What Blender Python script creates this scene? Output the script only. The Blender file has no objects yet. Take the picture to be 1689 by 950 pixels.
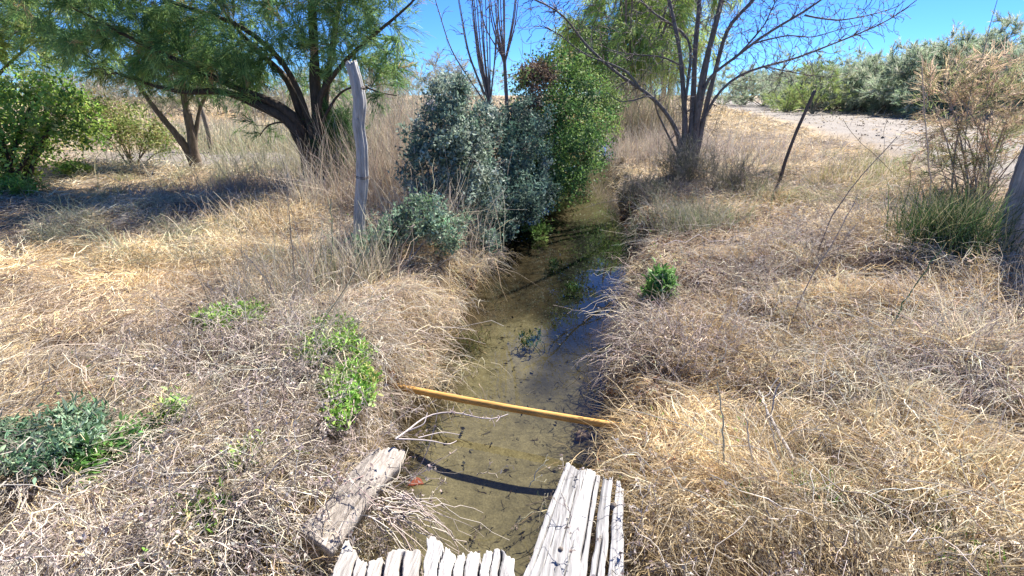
import bpy, math, random
import numpy as np
R_ = math.radians
rng = np.random.default_rng(7)
scene = bpy.context.scene
COL = scene.collection

# ------------------------------------------------------------------ camera, sky, sun
CAM_H, PITCH, YAW, F = 1.95, R_(21.3), R_(10.6), 820.0
cam_d = bpy.data.cameras.new('camera'); cam = bpy.data.objects.new('camera', cam_d); COL.objects.link(cam)
cam.location = (0, 0, CAM_H); cam.rotation_euler = (math.pi/2 - PITCH, 0, YAW)
cam_d.sensor_width = 36; cam_d.lens = F/1689*36; cam_d.clip_start = .05; cam_d.clip_end = 2000
scene.camera = cam
SUN_EL, SUN_AZ = R_(46), R_(29)
world = bpy.data.worlds.new('World'); scene.world = world; world.use_nodes = True
wn = world.node_tree; wn.nodes.clear()
sky = wn.nodes.new('ShaderNodeTexSky'); sky.sky_type = 'NISHITA'; sky.sun_disc = False
sky.sun_elevation = SUN_EL; sky.sun_rotation = SUN_AZ
sky.altitude = 2500; sky.air_density = 1.0; sky.dust_density = 0; sky.ozone_density = 4.0
hs = wn.nodes.new('ShaderNodeMix'); hs.data_type = 'RGBA'; hs.blend_type = 'MULTIPLY'; hs.inputs[0].default_value = 1; hs.inputs[7].default_value = (.42, .80, 1.38, 1)
bg = wn.nodes.new('ShaderNodeBackground'); bg.inputs['Strength'].default_value = .054
wo = wn.nodes.new('ShaderNodeOutputWorld')
wn.links.new(sky.outputs[0], hs.inputs[6]); wn.links.new(hs.outputs[2], bg.inputs[0]); wn.links.new(bg.outputs[0], wo.inputs[0])
sd = bpy.data.lights.new('sun', 'SUN'); so = bpy.data.objects.new('sun', sd); COL.objects.link(so)
sd.energy = 5.0; sd.angle = R_(.53); sd.color = (1, .95, .87)
so.rotation_euler = (math.pi/2 - SUN_EL, 0, math.pi - SUN_AZ)
scene.view_settings.view_transform = 'Standard'; scene.view_settings.look = 'None'
scene.view_settings.exposure = 1.5; scene.view_settings.gamma = 1
scene.cycles.max_bounces = 6; scene.cycles.transparent_max_bounces = 12
scene.cycles.diffuse_bounces = 3

# ------------------------------------------------------------------ geometry of the view (turns a photo position into a place)
FW = np.array([-math.sin(YAW), math.cos(YAW), 0]); RT = np.array([math.cos(YAW), math.sin(YAW), 0]); UP = np.array([0, 0, 1.])
C0 = np.array([0, 0, CAM_H])
def ray(px, py):
    u, v = (px-844.5)/F, (py-475)/F
    return RT*u + FW*(math.cos(PITCH)-math.sin(PITCH)*v) - UP*(math.sin(PITCH)+math.cos(PITCH)*v)
def A(px, py, s):
    r = ray(px, py); return C0 + r*(s/np.dot(r, FW))
def G(px, py, z):
    r = ray(px, py); return C0 + r*((z-CAM_H)/r[2])

# ------------------------------------------------------------------ noise
def _hash(ix, iy, seed):
    n = (ix.astype(np.int64)*374761393 + iy.astype(np.int64)*668265263 + seed*982451653) & 0x7fffffff
    n = ((n ^ (n >> 13))*1274126177) & 0x7fffffff
    return ((n ^ (n >> 16)) & 0xffff)/65535.0
def vnoise(x, y, seed=0):
    x = np.asarray(x, float); y = np.asarray(y, float)
    ix, iy = np.floor(x), np.floor(y); fx, fy = x-ix, y-iy
    fx = fx*fx*(3-2*fx); fy = fy*fy*(3-2*fy)
    a, b = _hash(ix, iy, seed), _hash(ix+1, iy, seed); c, d = _hash(ix, iy+1, seed), _hash(ix+1, iy+1, seed)
    return (a*(1-fx)+b*fx)*(1-fy) + (c*(1-fx)+d*fx)*fy
def fbm(x, y, s, seed=0, o=3):
    r = 0; a = .5; t = 0
    for k in range(o):
        r = r + a*vnoise(np.asarray(x)/s*2**k + 17.3*k, np.asarray(y)/s*2**k - 9.1*k, seed+k); t += a; a *= .5
    return r/t
def sst(a, b, x):
    t = np.clip((x-a)/(b-a), 0, 1); return t*t*(3-2*t)

# ------------------------------------------------------------------ terrain height
def chan(y):
    xc = -.56 + .10*np.sin(y*.35+.4)*sst(2, 8, y) - .0*y + 1.2*sst(18, 40, y)
    hw = np.interp(y, [-5, 1.5, 3.3, 5, 6.7, 11, 25, 40, 46], [.5, .52, .66, .80, .90, .80, .62, .5, .0])
    return xc, hw
def road(x, y):
    rx = 9.6 + (y-15)*.135 + .5*np.sin(y*.07)
    return x - rx                      # signed distance from the centre line of the track
HOLES = [(*G(px, py, .42)[:2], r, d) for px, py, r, d in ((1092, 650, .10, .22), (1645, 690, .20, .2), (1240, 455, .28, .16), (1420, 590, .2, .14), (1160, 480, .2, .16), (1530, 430, .3, .2), (1290, 540, .16, .2), (1370, 700, .12, .18), (1140, 720, .1, .12), (1250, 330, .4, .14), (1190, 410, .3, .16), (1560, 560, .2, .18), (560, 480, .2, .1), (300, 560, .15, .1), (180, 690, .12, .1), (165, 800, .07, .14), (340, 870, .09, .12),
         (1210, 640, .16, .14), (1340, 650, .2, .13), (470, 640, .15, .13), (250, 640, .16, .10), (90, 600, .2, .08), (1000, 660, .12, .12), (1390, 770, .14, .18), (1060, 590, .10, .15), (1120, 610, .12, .16), (1300, 470, .14, .2), (1450, 540, .16, .2), (1500, 640, .14, .16), (1270, 840, .1, .12), (1420, 860, .12, .14), (1500, 850, .13, .1), (1430, 480, .25, .14), (1320, 380, .4, .12))]
def height(x, y):
    x = np.asarray(x, float); y = np.asarray(y, float)
    xc, hw = chan(y)
    hw = hw + .16*(fbm(x*0+np.sign(x-xc)*7, y, .55, 5)-.5) * (hw > .1)
    t = np.abs(x-xc) - hw
    left = x < xc
    bank = np.where(left, .44 + .12*sst(0, 4, t), .40 + .28*sst(.3, 3.2, t)*sst(2, 5, y) + .06*sst(0, 3, t))
    bump = (fbm(x, y, 1.3, 11)-.5)*.24 + (fbm(x, y, .42, 21)-.5)*.20
    far = sst(12, 60, np.hypot(x, y))
    for hx, hy, hr, hd in HOLES: bump = bump - hd*np.exp(-(((x-hx)/hr)**2+((y-hy)/(hr*.7))**2))
    bank = bank + bump*(1-.6*far) + (fbm(x, y, 22, 31)-.5)*.5*far*(1-.95*sst(0, 4, x)) - .12*sst(6, 9, x)*sst(8, 14, y)*0
    rd = road(x, y); onroad = 1-sst(2.5, 3.6, np.abs(rd))
    bank = bank*(1-onroad) + (.80+(fbm(x, y, .9, 41)-.5)*.05)*onroad
    berm = np.exp(-((rd-4.7)/.9)**2)*sst(8, 14, y)
    bank = bank + berm*(.30 + .5*(fbm(x, y, .7, 51)-.3))
    bed = -.115 - .05*sst(0, .4, -t) + (fbm(x, y, .5, 61)-.5)*.04
    k = sst(-.06, .30, t)
    k = np.where(hw < .02, 1, k)
    return bed*(1-k) + bank*k
def H(x, y): return float(height(np.array([x]), np.array([y]))[0])
def T(px, py, dz=0):
    """where the line of sight through a photo position meets the ground"""
    r = ray(px, py); s = np.linspace(.8, 90, 9000); P = C0[:, None] + r[:, None]*s
    below = P[2] < height(P[0], P[1]) + dz
    i = int(np.argmax(below)) if below.any() else len(s)-1
    return P[:, i].copy()

# ------------------------------------------------------------------ mesh builder
class MB:
    def __init__(s): s.v, s.q, s.c, s.n = [], [], [], 0
    def add(s, v, q, c):
        v = np.asarray(v, float).reshape(-1, 3); q = np.asarray(q, np.int64).reshape(-1, 4)
        c = np.broadcast_to(np.asarray(c, float), (len(v), 3))
        s.v.append(v); s.q.append(q+s.n); s.c.append(c); s.n += len(v)
    def mesh(s, name, mat, off=(0, 0, 0), smooth=False):
        v = np.concatenate(s.v)-np.asarray(off, float); q = np.concatenate(s.q); c = np.concatenate(s.c)
        me = bpy.data.meshes.new(name)
        me.vertices.add(len(v)); me.vertices.foreach_set('co', v.astype(np.float32).ravel())
        me.loops.add(q.size); me.loops.foreach_set('vertex_index', q.astype(np.int32).ravel())
        me.polygons.add(len(q)); me.polygons.foreach_set('loop_start', np.arange(0, q.size, 4, dtype=np.int32))
        if smooth: me.polygons.foreach_set('use_smooth', np.ones(len(q), bool))
        me.update(calc_edges=True)
        a = me.attributes.new('Col', 'FLOAT_COLOR', 'POINT')
        a.data.foreach_set('color', np.concatenate([np.clip(c, .004, .95), np.ones((len(c), 1))], 1).astype(np.float32).ravel())
        me.materials.append(mat); return me
def tag(o, label=None, cat=None, group=None, kind=None):
    if label: o['label'] = label
    if cat: o['category'] = cat
    if group: o['group'] = group
    if kind: o['kind'] = kind
    return o
def thing(name, label, cat, loc, group=None):
    o = bpy.data.objects.new(name, None); COL.objects.link(o); o.location = [float(a) for a in loc]
    o.empty_display_size = .1
    return tag(o, label, cat, group)
def part(name, mb, mat, parent, smooth=False, base=None):
    b = base if base is not None else parent.location
    o = bpy.data.objects.new(name, mb.mesh(name, mat, b, smooth)); COL.objects.link(o)
    if parent is not None: o.parent = parent
    return o
def single(name, mb, mat, loc, label=None, cat=None, group=None, kind=None, smooth=False):
    o = bpy.data.objects.new(name, mb.mesh(name, mat, loc, smooth)); COL.objects.link(o)
    o.location = [float(a) for a in loc]
    return tag(o, label, cat, group, kind)

def nrm(a): return a/np.maximum(np.linalg.norm(a, axis=-1, keepdims=True), 1e-9)
def rdir(n): return nrm(rng.normal(size=(n, 3)))
def ribbons(mb, P, W, col, taper=.75):
    """P (N,K,3) centre lines, W (N,) widths, col (N,3)"""
    P = np.asarray(P, float); N, K, _ = P.shape
    tg = nrm(P[:, -1]-P[:, 0]); side = nrm(np.cross(tg, rdir(N)))
    w = np.asarray(W)[:, None]*(1-taper*np.linspace(0, 1, K)**1.5)[None]*.5
    v = np.stack([P-side[:, None]*w[..., None], P+side[:, None]*w[..., None]], 2)
    b = (np.arange(N)*K*2)[:, None]+(np.arange(K-1)*2)[None]
    q = np.stack([b, b+1, b+3, b+2], -1)
    c = np.repeat(np.asarray(col)[:, None], K*2, 1)
    mb.add(v, q, c.reshape(-1, 3))
def tubes(mb, P, Rr, col, S=4, cap=False):
    P = np.asarray(P, float); N, K, _ = P.shape; Rr = np.broadcast_to(Rr, (N, K))
    tg = nrm(np.gradient(P, axis=1)); ref = rdir(N)[:, None]
    a = nrm(np.cross(tg, ref)); b = np.cross(tg, a)
    th = np.arange(S)*2*math.pi/S
    v = P[:, :, None]+Rr[..., None, None]*(a[:, :, None]*np.cos(th)[None, None, :, None]+b[:, :, None]*np.sin(th)[None, None, :, None])
    i = (np.arange(N)*K*S)[:, None, None]+(np.arange(K-1)*S)[None, :, None]
    j, j2 = np.arange(S)[None, None], ((np.arange(S)+1) % S)[None, None]
    q = np.stack([i+j, i+j2, i+S+j2, i+S+j], -1)
    c = np.repeat(np.broadcast_to(np.asarray(col, float), (N, 3))[:, None], K*S, 1)
    mb.add(v, q, c.reshape(-1, 3))
def arcs(P0, D, L, K=4, droop=0., wob=.08, bend=None):
    N = len(P0); t = np.linspace(0, 1, K)[None, :, None]; L = np.broadcast_to(L, (N,))[:, None, None]
    P = P0[:, None]+D[:, None]*t*L
    b = rdir(N)*.25 if bend is None else bend
    P = P + b[:, None]*L*t**2
    P[:, :, 2] -= (np.broadcast_to(droop, (N,))[:, None]*L[:, :, 0]*t[:, :, 0]**2)
    if wob: P[:, 1:] += rng.normal(size=(N, K-1, 3))*wob*L/K
    return P
def leaves(mb, C, ax, L, W, col, fold=.25):
    N = len(C); ax = nrm(ax); nn = nrm(np.cross(ax, rdir(N))); sd_ = np.cross(ax, nn)
    L = np.broadcast_to(L, (N,))[:, None]; W = np.broadcast_to(W, (N,))[:, None]
    m = C+ax*L*.45
    v = np.stack([C, m+sd_*W*.5+nn*W*fold, C+ax*L-nn*L*.1, m-sd_*W*.5+nn*W*fold], 1)
    q = np.arange(N*4).reshape(N, 4)
    mb.add(v, q, np.repeat(col, 4, 0))
def mixc(n, cols, wts=None, jit=.12):
    cols = np.array(cols, float); wts = np.ones(len(cols)) if wts is None else np.array(wts, float)
    c = cols[rng.choice(len(cols), n, p=wts/wts.sum())]
    return c*(1+rng.normal(size=(n, 1))*jit)*(1+rng.normal(size=(n, 3))*jit*.25)
def resample(pts, K):
    pts = np.asarray(pts, float); d = np.r_[0, np.cumsum(np.linalg.norm(np.diff(pts, axis=0), axis=1))]
    t = np.linspace(0, d[-1], K); out = np.stack([np.interp(t, d, pts[:, i]) for i in range(3)], 1)
    if K > 6:
        for _ in range(2): out[1:-1] = (out[:-2]+2*out[1:-1]+out[2:])/4
    return out

# ------------------------------------------------------------------ materials
def newmat(name):
    m = bpy.data.materials.new(name); m.use_nodes = True; nt = m.node_tree; nt.nodes.clear()
    return m, nt, nt.nodes.new('ShaderNodeOutputMaterial')
def veg_mat(name, trans=.3, rough=.6, spec=.25):
    m, nt, out = newmat(name); L = nt.links
    at = nt.nodes.new('ShaderNodeAttribute'); at.attribute_name = 'Col'
    p = nt.nodes.new('ShaderNodeBsdfPrincipled'); p.inputs['Roughness'].default_value = rough
    p.inputs['Specular IOR Level'].default_value = spec
    tr = nt.nodes.new('ShaderNodeBsdfTranslucent'); mx = nt.nodes.new('ShaderNodeMixShader'); mx.inputs[0].default_value = trans
    L.new(at.outputs['Color'], p.inputs['Base Color']); L.new(at.outputs['Color'], tr.inputs[0])
    L.new(p.outputs[0], mx.inputs[1]); L.new(tr.outputs[0], mx.inputs[2]); L.new(mx.outputs[0], out.inputs[0])
    return m
def wood_mat(name, scale=(1, 1, 1), bump=.4, contrast=.5, fine=40.):
    """colour attribute, broken up by noise that runs along the grain"""
    m, nt, out = newmat(name); L = nt.links; N = nt.nodes
    at = N.new('ShaderNodeAttribute'); at.attribute_name = 'Col'
    tc = N.new('ShaderNodeTexCoord'); mp = N.new('ShaderNodeMapping'); mp.inputs['Scale'].default_value = scale
    n1 = N.new('ShaderNodeTexNoise'); n1.inputs['Scale'].default_value = fine; n1.inputs['Detail'].default_value = 6; n1.inputs['Roughness'].default_value = .65
    n2 = N.new('ShaderNodeTexNoise'); n2.inputs['Scale'].default_value = fine*.12; n2.inputs['Detail'].default_value = 4
    cr = N.new('ShaderNodeValToRGB'); cr.color_ramp.elements[0].position = .3; cr.color_ramp.elements[1].position = .65
    lo = 1-contrast; cr.color_ramp.elements[0].color = (lo, lo*.95, lo*.88, 1); cr.color_ramp.elements[1].color = (1.1, 1.08, 1.05, 1)
    m2 = N.new('ShaderNodeMapRange'); m2.inputs[3].default_value = .75; m2.inputs[4].default_value = 1.2
    mu = N.new('ShaderNodeMix'); mu.data_type = 'RGBA'; mu.blend_type = 'MULTIPLY'; mu.inputs[0].default_value = 1
    mu2 = N.new('ShaderNodeMix'); mu2.data_type = 'RGBA'; mu2.blend_type = 'MULTIPLY'; mu2.inputs[0].default_value = 1
    L.new(tc.outputs['Object'], mp.inputs[0]); L.new(mp.outputs[0], n1.inputs[0]); L.new(tc.outputs['Object'], n2.inputs[0])
    L.new(n1.outputs[0], cr.inputs[0]); L.new(n2.outputs[0], m2.inputs[0])
    L.new(at.outputs['Color'], mu.inputs[6]); L.new(cr.outputs[0], mu.inputs[7])
    L.new(mu.outputs[2], mu2.inputs[6]); L.new(m2.outputs[0], mu2.inputs[7])
    p = N.new('ShaderNodeBsdfPrincipled'); p.inputs['Roughness'].default_value = .8; p.inputs['Specular IOR Level'].default_value = .2
    b = N.new('ShaderNodeBump'); b.inputs['Strength'].default_value = bump; b.inputs['Distance'].default_value = .01
    L.new(n1.outputs[0], b.inputs['Height']); L.new(b.outputs[0], p.inputs['Normal'])
    L.new(mu2.outputs[2], p.inputs['Base Color']); L.new(p.outputs[0], out.inputs[0])
    return m
M_STRAW = veg_mat('straw', .25, .7, .2)
M_LEAF = veg_mat('leaf', .32, .6, .15)
M_FEATHER = veg_mat('feathery_foliage', .48, .6, .2)
M_STEM = veg_mat('dry_stem', 0, .75, .2)
M_BARK = wood_mat('bark', (1, 1, .25), .9, .55, 30)
M_GREYWOOD = wood_mat('weathered_wood', (1, .06, .8), .9, .5, 90)
M_POST = wood_mat('weathered_post', (1, 1, .08), .9, .45, 60)
M_POLE = wood_mat('varnished_pole', (.12, 1, 1), .25, .42, 45)

def ground_mat():
    m, nt, out = newmat('ground'); L = nt.links; N = nt.nodes
    at = N.new('ShaderNodeAttribute'); at.attribute_name = 'Col'
    tc = N.new('ShaderNodeTexCoord')
    n1 = N.new('ShaderNodeTexNoise'); n1.inputs['Scale'].default_value = 14; n1.inputs['Detail'].default_value = 8; n1.inputs['Roughness'].default_value = .7
    n2 = N.new('ShaderNodeTexNoise'); n2.inputs['Scale'].default_value = 90; n2.inputs['Detail'].default_value = 3
    mr = N.new('ShaderNodeMapRange'); mr.inputs[1].default_value = .3; mr.inputs[2].default_value = .7; mr.inputs[3].default_value = .65; mr.inputs[4].default_value = 1.3
    mr2 = N.new('ShaderNodeMapRange'); mr2.inputs[1].default_value = .3; mr2.inputs[2].default_value = .7; mr2.inputs[3].default_value = .75; mr2.inputs[4].default_value = 1.2
    a = N.new('ShaderNodeMix'); a.data_type = 'RGBA'; a.blend_type = 'MULTIPLY'; a.inputs[0].default_value = 1
    b = N.new('ShaderNodeMix'); b.data_type = 'RGBA'; b.blend_type = 'MULTIPLY'; b.inputs[0].default_value = 1
    L.new(tc.outputs['Object'], n1.inputs[0]); L.new(tc.outputs['Object'], n2.inputs[0])
    L.new(n1.outputs[0], mr.inputs[0]); L.new(n2.outputs[0], mr2.inputs[0])
    L.new(at.outputs['Color'], a.inputs[6]); L.new(mr.outputs[0], a.inputs[7]); L.new(a.outputs[2], b.inputs[6]); L.new(mr2.outputs[0], b.inputs[7])
    p = N.new('ShaderNodeBsdfPrincipled'); p.inputs['Roughness'].default_value = .9; p.inputs['Specular IOR Level'].default_value = .1
    bu = N.new('ShaderNodeBump'); bu.inputs['Strength'].default_value = .5; bu.inputs['Distance'].default_value = .02
    L.new(n1.outputs[0], bu.inputs['Height']); L.new(bu.outputs[0], p.inputs['Normal'])
    L.new(b.outputs[2], p.inputs['Base Color']); L.new(p.outputs[0], out.inputs[0]); return m
def water_mat():
    m, nt, out = newmat('clear_water'); L = nt.links; N = nt.nodes
    t = N.new('ShaderNodeBsdfTransparent'); t.inputs[0].default_value = (.84, .84, .78, 1)
    g = N.new('ShaderNodeBsdfGlossy'); g.inputs['Roughness'].default_value = .015; g.inputs[0].default_value = (1, 1, 1, 1)
    fr = N.new('ShaderNodeFresnel'); fr.inputs[0].default_value = 1.42
    mx = N.new('ShaderNodeMixShader')
    tc = N.new('ShaderNodeTexCoord'); n = N.new('ShaderNodeTexNoise'); n.inputs['Scale'].default_value = 5; n.inputs['Detail'].default_value = 3
    b = N.new('ShaderNodeBump'); b.inputs['Strength'].default_value = .025; b.inputs['Distance'].default_value = .02
    L.new(tc.outputs['Object'], n.inputs[0]); L.new(n.outputs[0], b.inputs['Height'])
    L.new(b.outputs[0], g.inputs['Normal']); L.new(b.outputs[0], fr.inputs['Normal'])
    L.new(fr.outputs[0], mx.inputs[0]); L.new(t.outputs[0], mx.inputs[1]); L.new(g.outputs[0], mx.inputs[2]); L.new(mx.outputs[0], out.inputs[0])
    return m

# ------------------------------------------------------------------ ground, water
STRAW = (.66, .515, .30); PALE = (.75, .65, .475); GREY = (.42, .375, .315); MAUVE = (.46, .39, .335); RUST = (.27, .125, .06)
def gax(n, lo, hi, k):
    a = np.linspace(0, 1, n); return lo+(hi-lo)*(np.sinh(k*a)/math.sinh(k))
xs = np.concatenate([-gax(230, .0, 260, 7.2)[::-1][:-1], gax(230, 0, 260, 7.2)])-.56
ys = np.concatenate([np.linspace(-4, .4, 22)[:-1], gax(420, .4, 600, 6.6)])
X, Y = np.meshgrid(xs, ys); Z = height(X.ravel(), Y.ravel())
nx, ny = len(xs), len(ys)
xf, yf = X.ravel(), Y.ravel()
def wet(x, y):
    xc, hw = chan(y); return np.abs(x-xc)-hw
t = wet(xf, yf)
soil = np.array([.24, .175, .115]); dust = np.array([.25, .222, .195]); bed = np.array([.215, .185, .108]); mud = np.array([.11, .08, .045])
n = fbm(xf, yf, 1.1, 71)[:, None]
c = soil*(.8+.4*n)
far = sst(9, 26, np.hypot(xf, yf))[:, None]
c = c*(1-far)+np.array([.40, .31, .20])*(.8+.4*n)*far
rr = (1-sst(2.6, 3.7, np.abs(road(xf, yf)+.3+.8*(fbm(xf, yf, 1.2, 81)-.5))))[:, None]
bm = np.exp(-((road(xf, yf)-4.7)/1.2)**2)[:, None]
rut = (.14*np.exp(-((road(xf, yf)-.75)/.22)**2)+.14*np.exp(-((road(xf, yf)+.75)/.22)**2))[:, None]; c = c*(1-rr)+dust*(.78+.42*fbm(xf, yf, .7, 85)[:, None]+rut)*rr; c = c*(1-bm)+np.array([.22, .185, .15])*bm
pth = A(100, 275, 10.5)
# bare trodden patch beyond the left bank
lp = np.exp(-(((xf+8.2)/4.2)**2+((yf-10.9)/1.5)**2)*1.0)[:, None]
lp = np.clip(lp*2.2*(.5+n), 0, 1); c = c*(1-lp)+dust*.92*lp
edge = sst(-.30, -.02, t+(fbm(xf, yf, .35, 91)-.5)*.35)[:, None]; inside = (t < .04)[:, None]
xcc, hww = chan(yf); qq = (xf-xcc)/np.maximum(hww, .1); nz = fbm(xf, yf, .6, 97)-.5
hedge_shade = (sst(3.9, 5.0, yf+nz*2)*(1-.6*sst(7, 11, yf)))[:, None]; refl_dark = (sst(-.15, .2, qq+nz*.5-.12*(4.2-np.minimum(yf, 4.2)))*sst(2.7, 3.9, yf+nz)*(1-sst(7.5, 9.5, yf)))[:, None]
bedc = bed*(1-hedge_shade)+np.array([.065, .05, .028])*hedge_shade; bedc = bedc*(1-refl_dark)+np.array([.012, .013, .012])*refl_dark  # hedge shade and dark backing for the sky reflection, painted into the bed
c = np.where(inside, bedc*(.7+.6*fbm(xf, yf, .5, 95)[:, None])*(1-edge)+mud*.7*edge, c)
ring = ((t >= .04) & (t < .3))[:, None]; c = np.where(ring, mud*1.3, c)
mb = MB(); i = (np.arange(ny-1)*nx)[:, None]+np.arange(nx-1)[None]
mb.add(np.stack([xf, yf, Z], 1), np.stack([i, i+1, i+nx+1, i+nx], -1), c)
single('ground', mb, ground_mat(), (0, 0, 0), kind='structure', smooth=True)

wy = np.linspace(-3, 45, 160); mb = MB()
xc, hw = chan(wy); wv = np.stack([np.stack([xc-hw-.25, wy, wy*0], 1), np.stack([xc+hw+.25, wy, wy*0], 1)], 1)
i = (np.arange(len(wy)-1)*2)[:, None]; mb.add(wv, np.concatenate([i, i+1, i+3, i+2], 1), (1, 1, 1))
single('water', mb, water_mat(), (0, 0, 0), kind='structure')

# ------------------------------------------------------------------ grass fields (nobody could count it)
def in_view(N, r0, r1, p, half=R_(60)):
    a = 2-p; r = (rng.random(N)*(r1**a-r0**a)+r0**a)**(1/a)
    th = YAW+math.pi/2+(rng.random(N)*2-1)*half
    return r*np.cos(th), r*np.sin(th), r
def field_cols(x, y):
    n1, n2, n3 = fbm(x, y, 1.2, 101), fbm(x, y, .5, 111), fbm(x, y, 4., 121)
    N = len(x); a = rng.random((N, 1))
    c = np.where(a < .46, STRAW, np.where(a < .86, PALE, GREY))
    greyness = np.clip(sst(.5, .62, n1)[:, None]*.75, 0, 1)
    xc, hw = chan(y); t = x-xc
    nearleft = ((t < 0)*np.exp(-((t+1.3)/1.0)**2)*(y < 4.2))[:, None]
    greyness = np.clip(greyness+nearleft*.65, 0, .95)
    midright = (np.exp(-((t-1.7)/1.1)**4-((y-4.9)/2.0)**4))[:, None]
    greyness = np.clip(greyness+midright*.45, 0, .95)
    c = np.where(rng.random((N, 1)) < greyness, np.where(rng.random((N, 1)) < .5, MAUVE, GREY), c)
    gold = sst(.52, .66, n3)[:, None]; c = c*(1-gold*.35)+c*np.array([1.12, .95, .66])*gold*.35
    c = c*np.clip(.5+1.0*sst(.25, .75, n2)[:, None]*.62+.25*n1[:, None], .4, 1.2)*(1+rng.normal(size=(N, 1))*.2)
    return c
def mid_tangle(x, y):
    xc, hw = chan(y); t = x-xc
    return np.exp(-((t-1.75)/.95)**4-((y-5.0)/2.1)**4)*sst(.47, .58, fbm(x, y, .7, 211))
def keep_grass(x, y, r):
    t = wet(x, y); k = t > .02
    k &= ~((np.abs(road(x, y)+.7) < 3.3) & (rng.random(len(x)) < .97) & (y > 8))
    lpv = np.exp(-(((x+8.2)/4.2)**2+((y-10.9)/1.4)**2)); k &= ~(rng.random(len(x)) < lpv*2.6)
    bmv = np.exp(-((road(x, y)-4.7)/1.5)**2)*(y > 8); k &= ~(rng.random(len(x)) < bmv*.95)
    k &= rng.random(len(x)) > .62*mid_tangle(x, y)
    for hx, hy, hr, hd in HOLES: k &= rng.random(len(x)) > .8*np.exp(-(((x-hx)/hr)**2+((y-hy)/(hr*.7))**2))
    return k
def field(name, N, r0, r1, p, L, el, wk, K, mat, droop=.2, zoff=.05, dens=None, width=.0024):
    x, y, r = in_view(N, r0, r1, p); k = keep_grass(x, y, r)
    if dens is not None: k &= rng.random(N) < dens(x, y)
    x, y, r = x[k], y[k], r[k]; n = len(x)
    z = height(x, y)+rng.random(n)*zoff
    flow = fbm(x, y, 1.0, 131)*9.0
    az = flow+fbm(x, y, .28, 133)*5+rng.normal(size=n)*.5; e = el[0]+(el[1]-el[0])*rng.random(n)**1.3
    tt = wet(x, y); xc, hw = chan(y); over = (tt < .35)       # blades at the edge hang out over the water
    toward = np.where(x > xc, math.pi, 0.)
    az = np.where(over & (rng.random(n) < .6), toward+rng.normal(size=n)*.6, az)
    D = np.stack([np.cos(az)*np.cos(e), np.sin(az)*np.cos(e), np.sin(e)], 1)
    ln = L[0]+(L[1]-L[0])*rng.random(n)**1.5
    P = arcs(np.stack([x, y, z], 1), D, ln, K, droop=droop+.7*over*(rng.random(n) < .6), wob=.14 if K < 6 else .34)
    zg = height(P[:, -1, 0], P[:, -1, 1]); P[:, -1, 2] = np.maximum(P[:, -1, 2], np.where(zg > .2, zg+.005, P[:, -1, 2]))
    mb = MB(); ribbons(mb, P, np.maximum(width, wk*r)*(.6+.8*rng.random(n)), field_cols(x, y), .7)
    single(name, mb, mat, (0, 0, 0), kind='stuff')
field('matted_dry_grass', 330000, 1.0, 46, 1.3, (.07, .26), (R_(0), R_(42)), .00085, 4, M_STRAW, .25, .07)
field('standing_dry_grass', 60000, 1.0, 40, 1.2, (.14, .42), (R_(45), R_(85)), .0007, 5, M_STRAW, .35, .02,
      dens=lambda x, y: sst(.48, .62, fbm(x, y, .8, 141))*.9+.06)
field('distant_dry_grass', 26000, 30, 190, 1.0, (.3, .8), (R_(30), R_(85)), .0012, 3, M_STRAW, .2, .02)

field('curled_straw', 46000, 1.0, 7.5, 1.0, (.08, .26), (R_(-5), R_(50)), .0009, 6, M_STRAW, .35, .10, width=.0042)
def fallen():
    mb = MB()
    for N, r1, L0, rr0 in ((1500, 6, .40, .0013), (1300, 13, .6, .0024)):
        x, y, r = in_view(N, 1.2, r1, .8); k = (wet(x, y) > .05) & (fbm(x, y, 1.1, 181) > .42); x, y = x[k], y[k]; n = len(x)
        az = fbm(x, y, 2.0, 191)*8+rng.normal(size=n)*.9; e = R_(2)+R_(45)*rng.random(n)**2.5
        D = np.stack([np.cos(az)*np.cos(e), np.sin(az)*np.cos(e), np.sin(e)], 1)
        P = arcs(np.stack([x, y, height(x, y)+.05+.05*rng.random(n)], 1), D, L0*(.3+rng.random(n)), 8, .12, .22)
        P[:, :, 2] = np.maximum(P[:, :, 2], height(P[:, :, 0].ravel(), P[:, :, 1].ravel()).reshape(P.shape[:2])+.015)
        tubes(mb, P, np.linspace(1, .5, 8)[None]*rr0*(.6+.8*rng.random((n, 1))), mixc(n, [PALE, (.58, .53, .47), GREY, (.3, .25, .21)], [3, 3, 2, 1], .15), 3)
    single('fallen_stalks', mb, M_STEM, (0, 0, 0), kind='stuff')
fallen()
mb = MB(); x, y, r = in_view(5200, 1.2, 9, .9); xc_, hw_ = chan(y); k = (wet(x, y) > .05) & (wet(x, y) < np.where(x < xc_, 1.9, .9)) & (fbm(x, y, .45, 201) > .60); x, y = x[k], y[k]; n = len(x)
d = rdir(n); d[:, 2] = np.abs(d[:, 2])+.3
leaves(mb, np.stack([x, y, height(x, y)+.04+.05*rng.random(n)], 1), d, .018+.022*rng.random(n), .009+.008*rng.random(n), mixc(n, [(.24, .44, .09), (.34, .5, .14), (.18, .32, .08), (.42, .42, .16)], None, .15), .25)
single('green_undergrowth', mb, M_LEAF, (0, 0, 0), kind='stuff')
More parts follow.
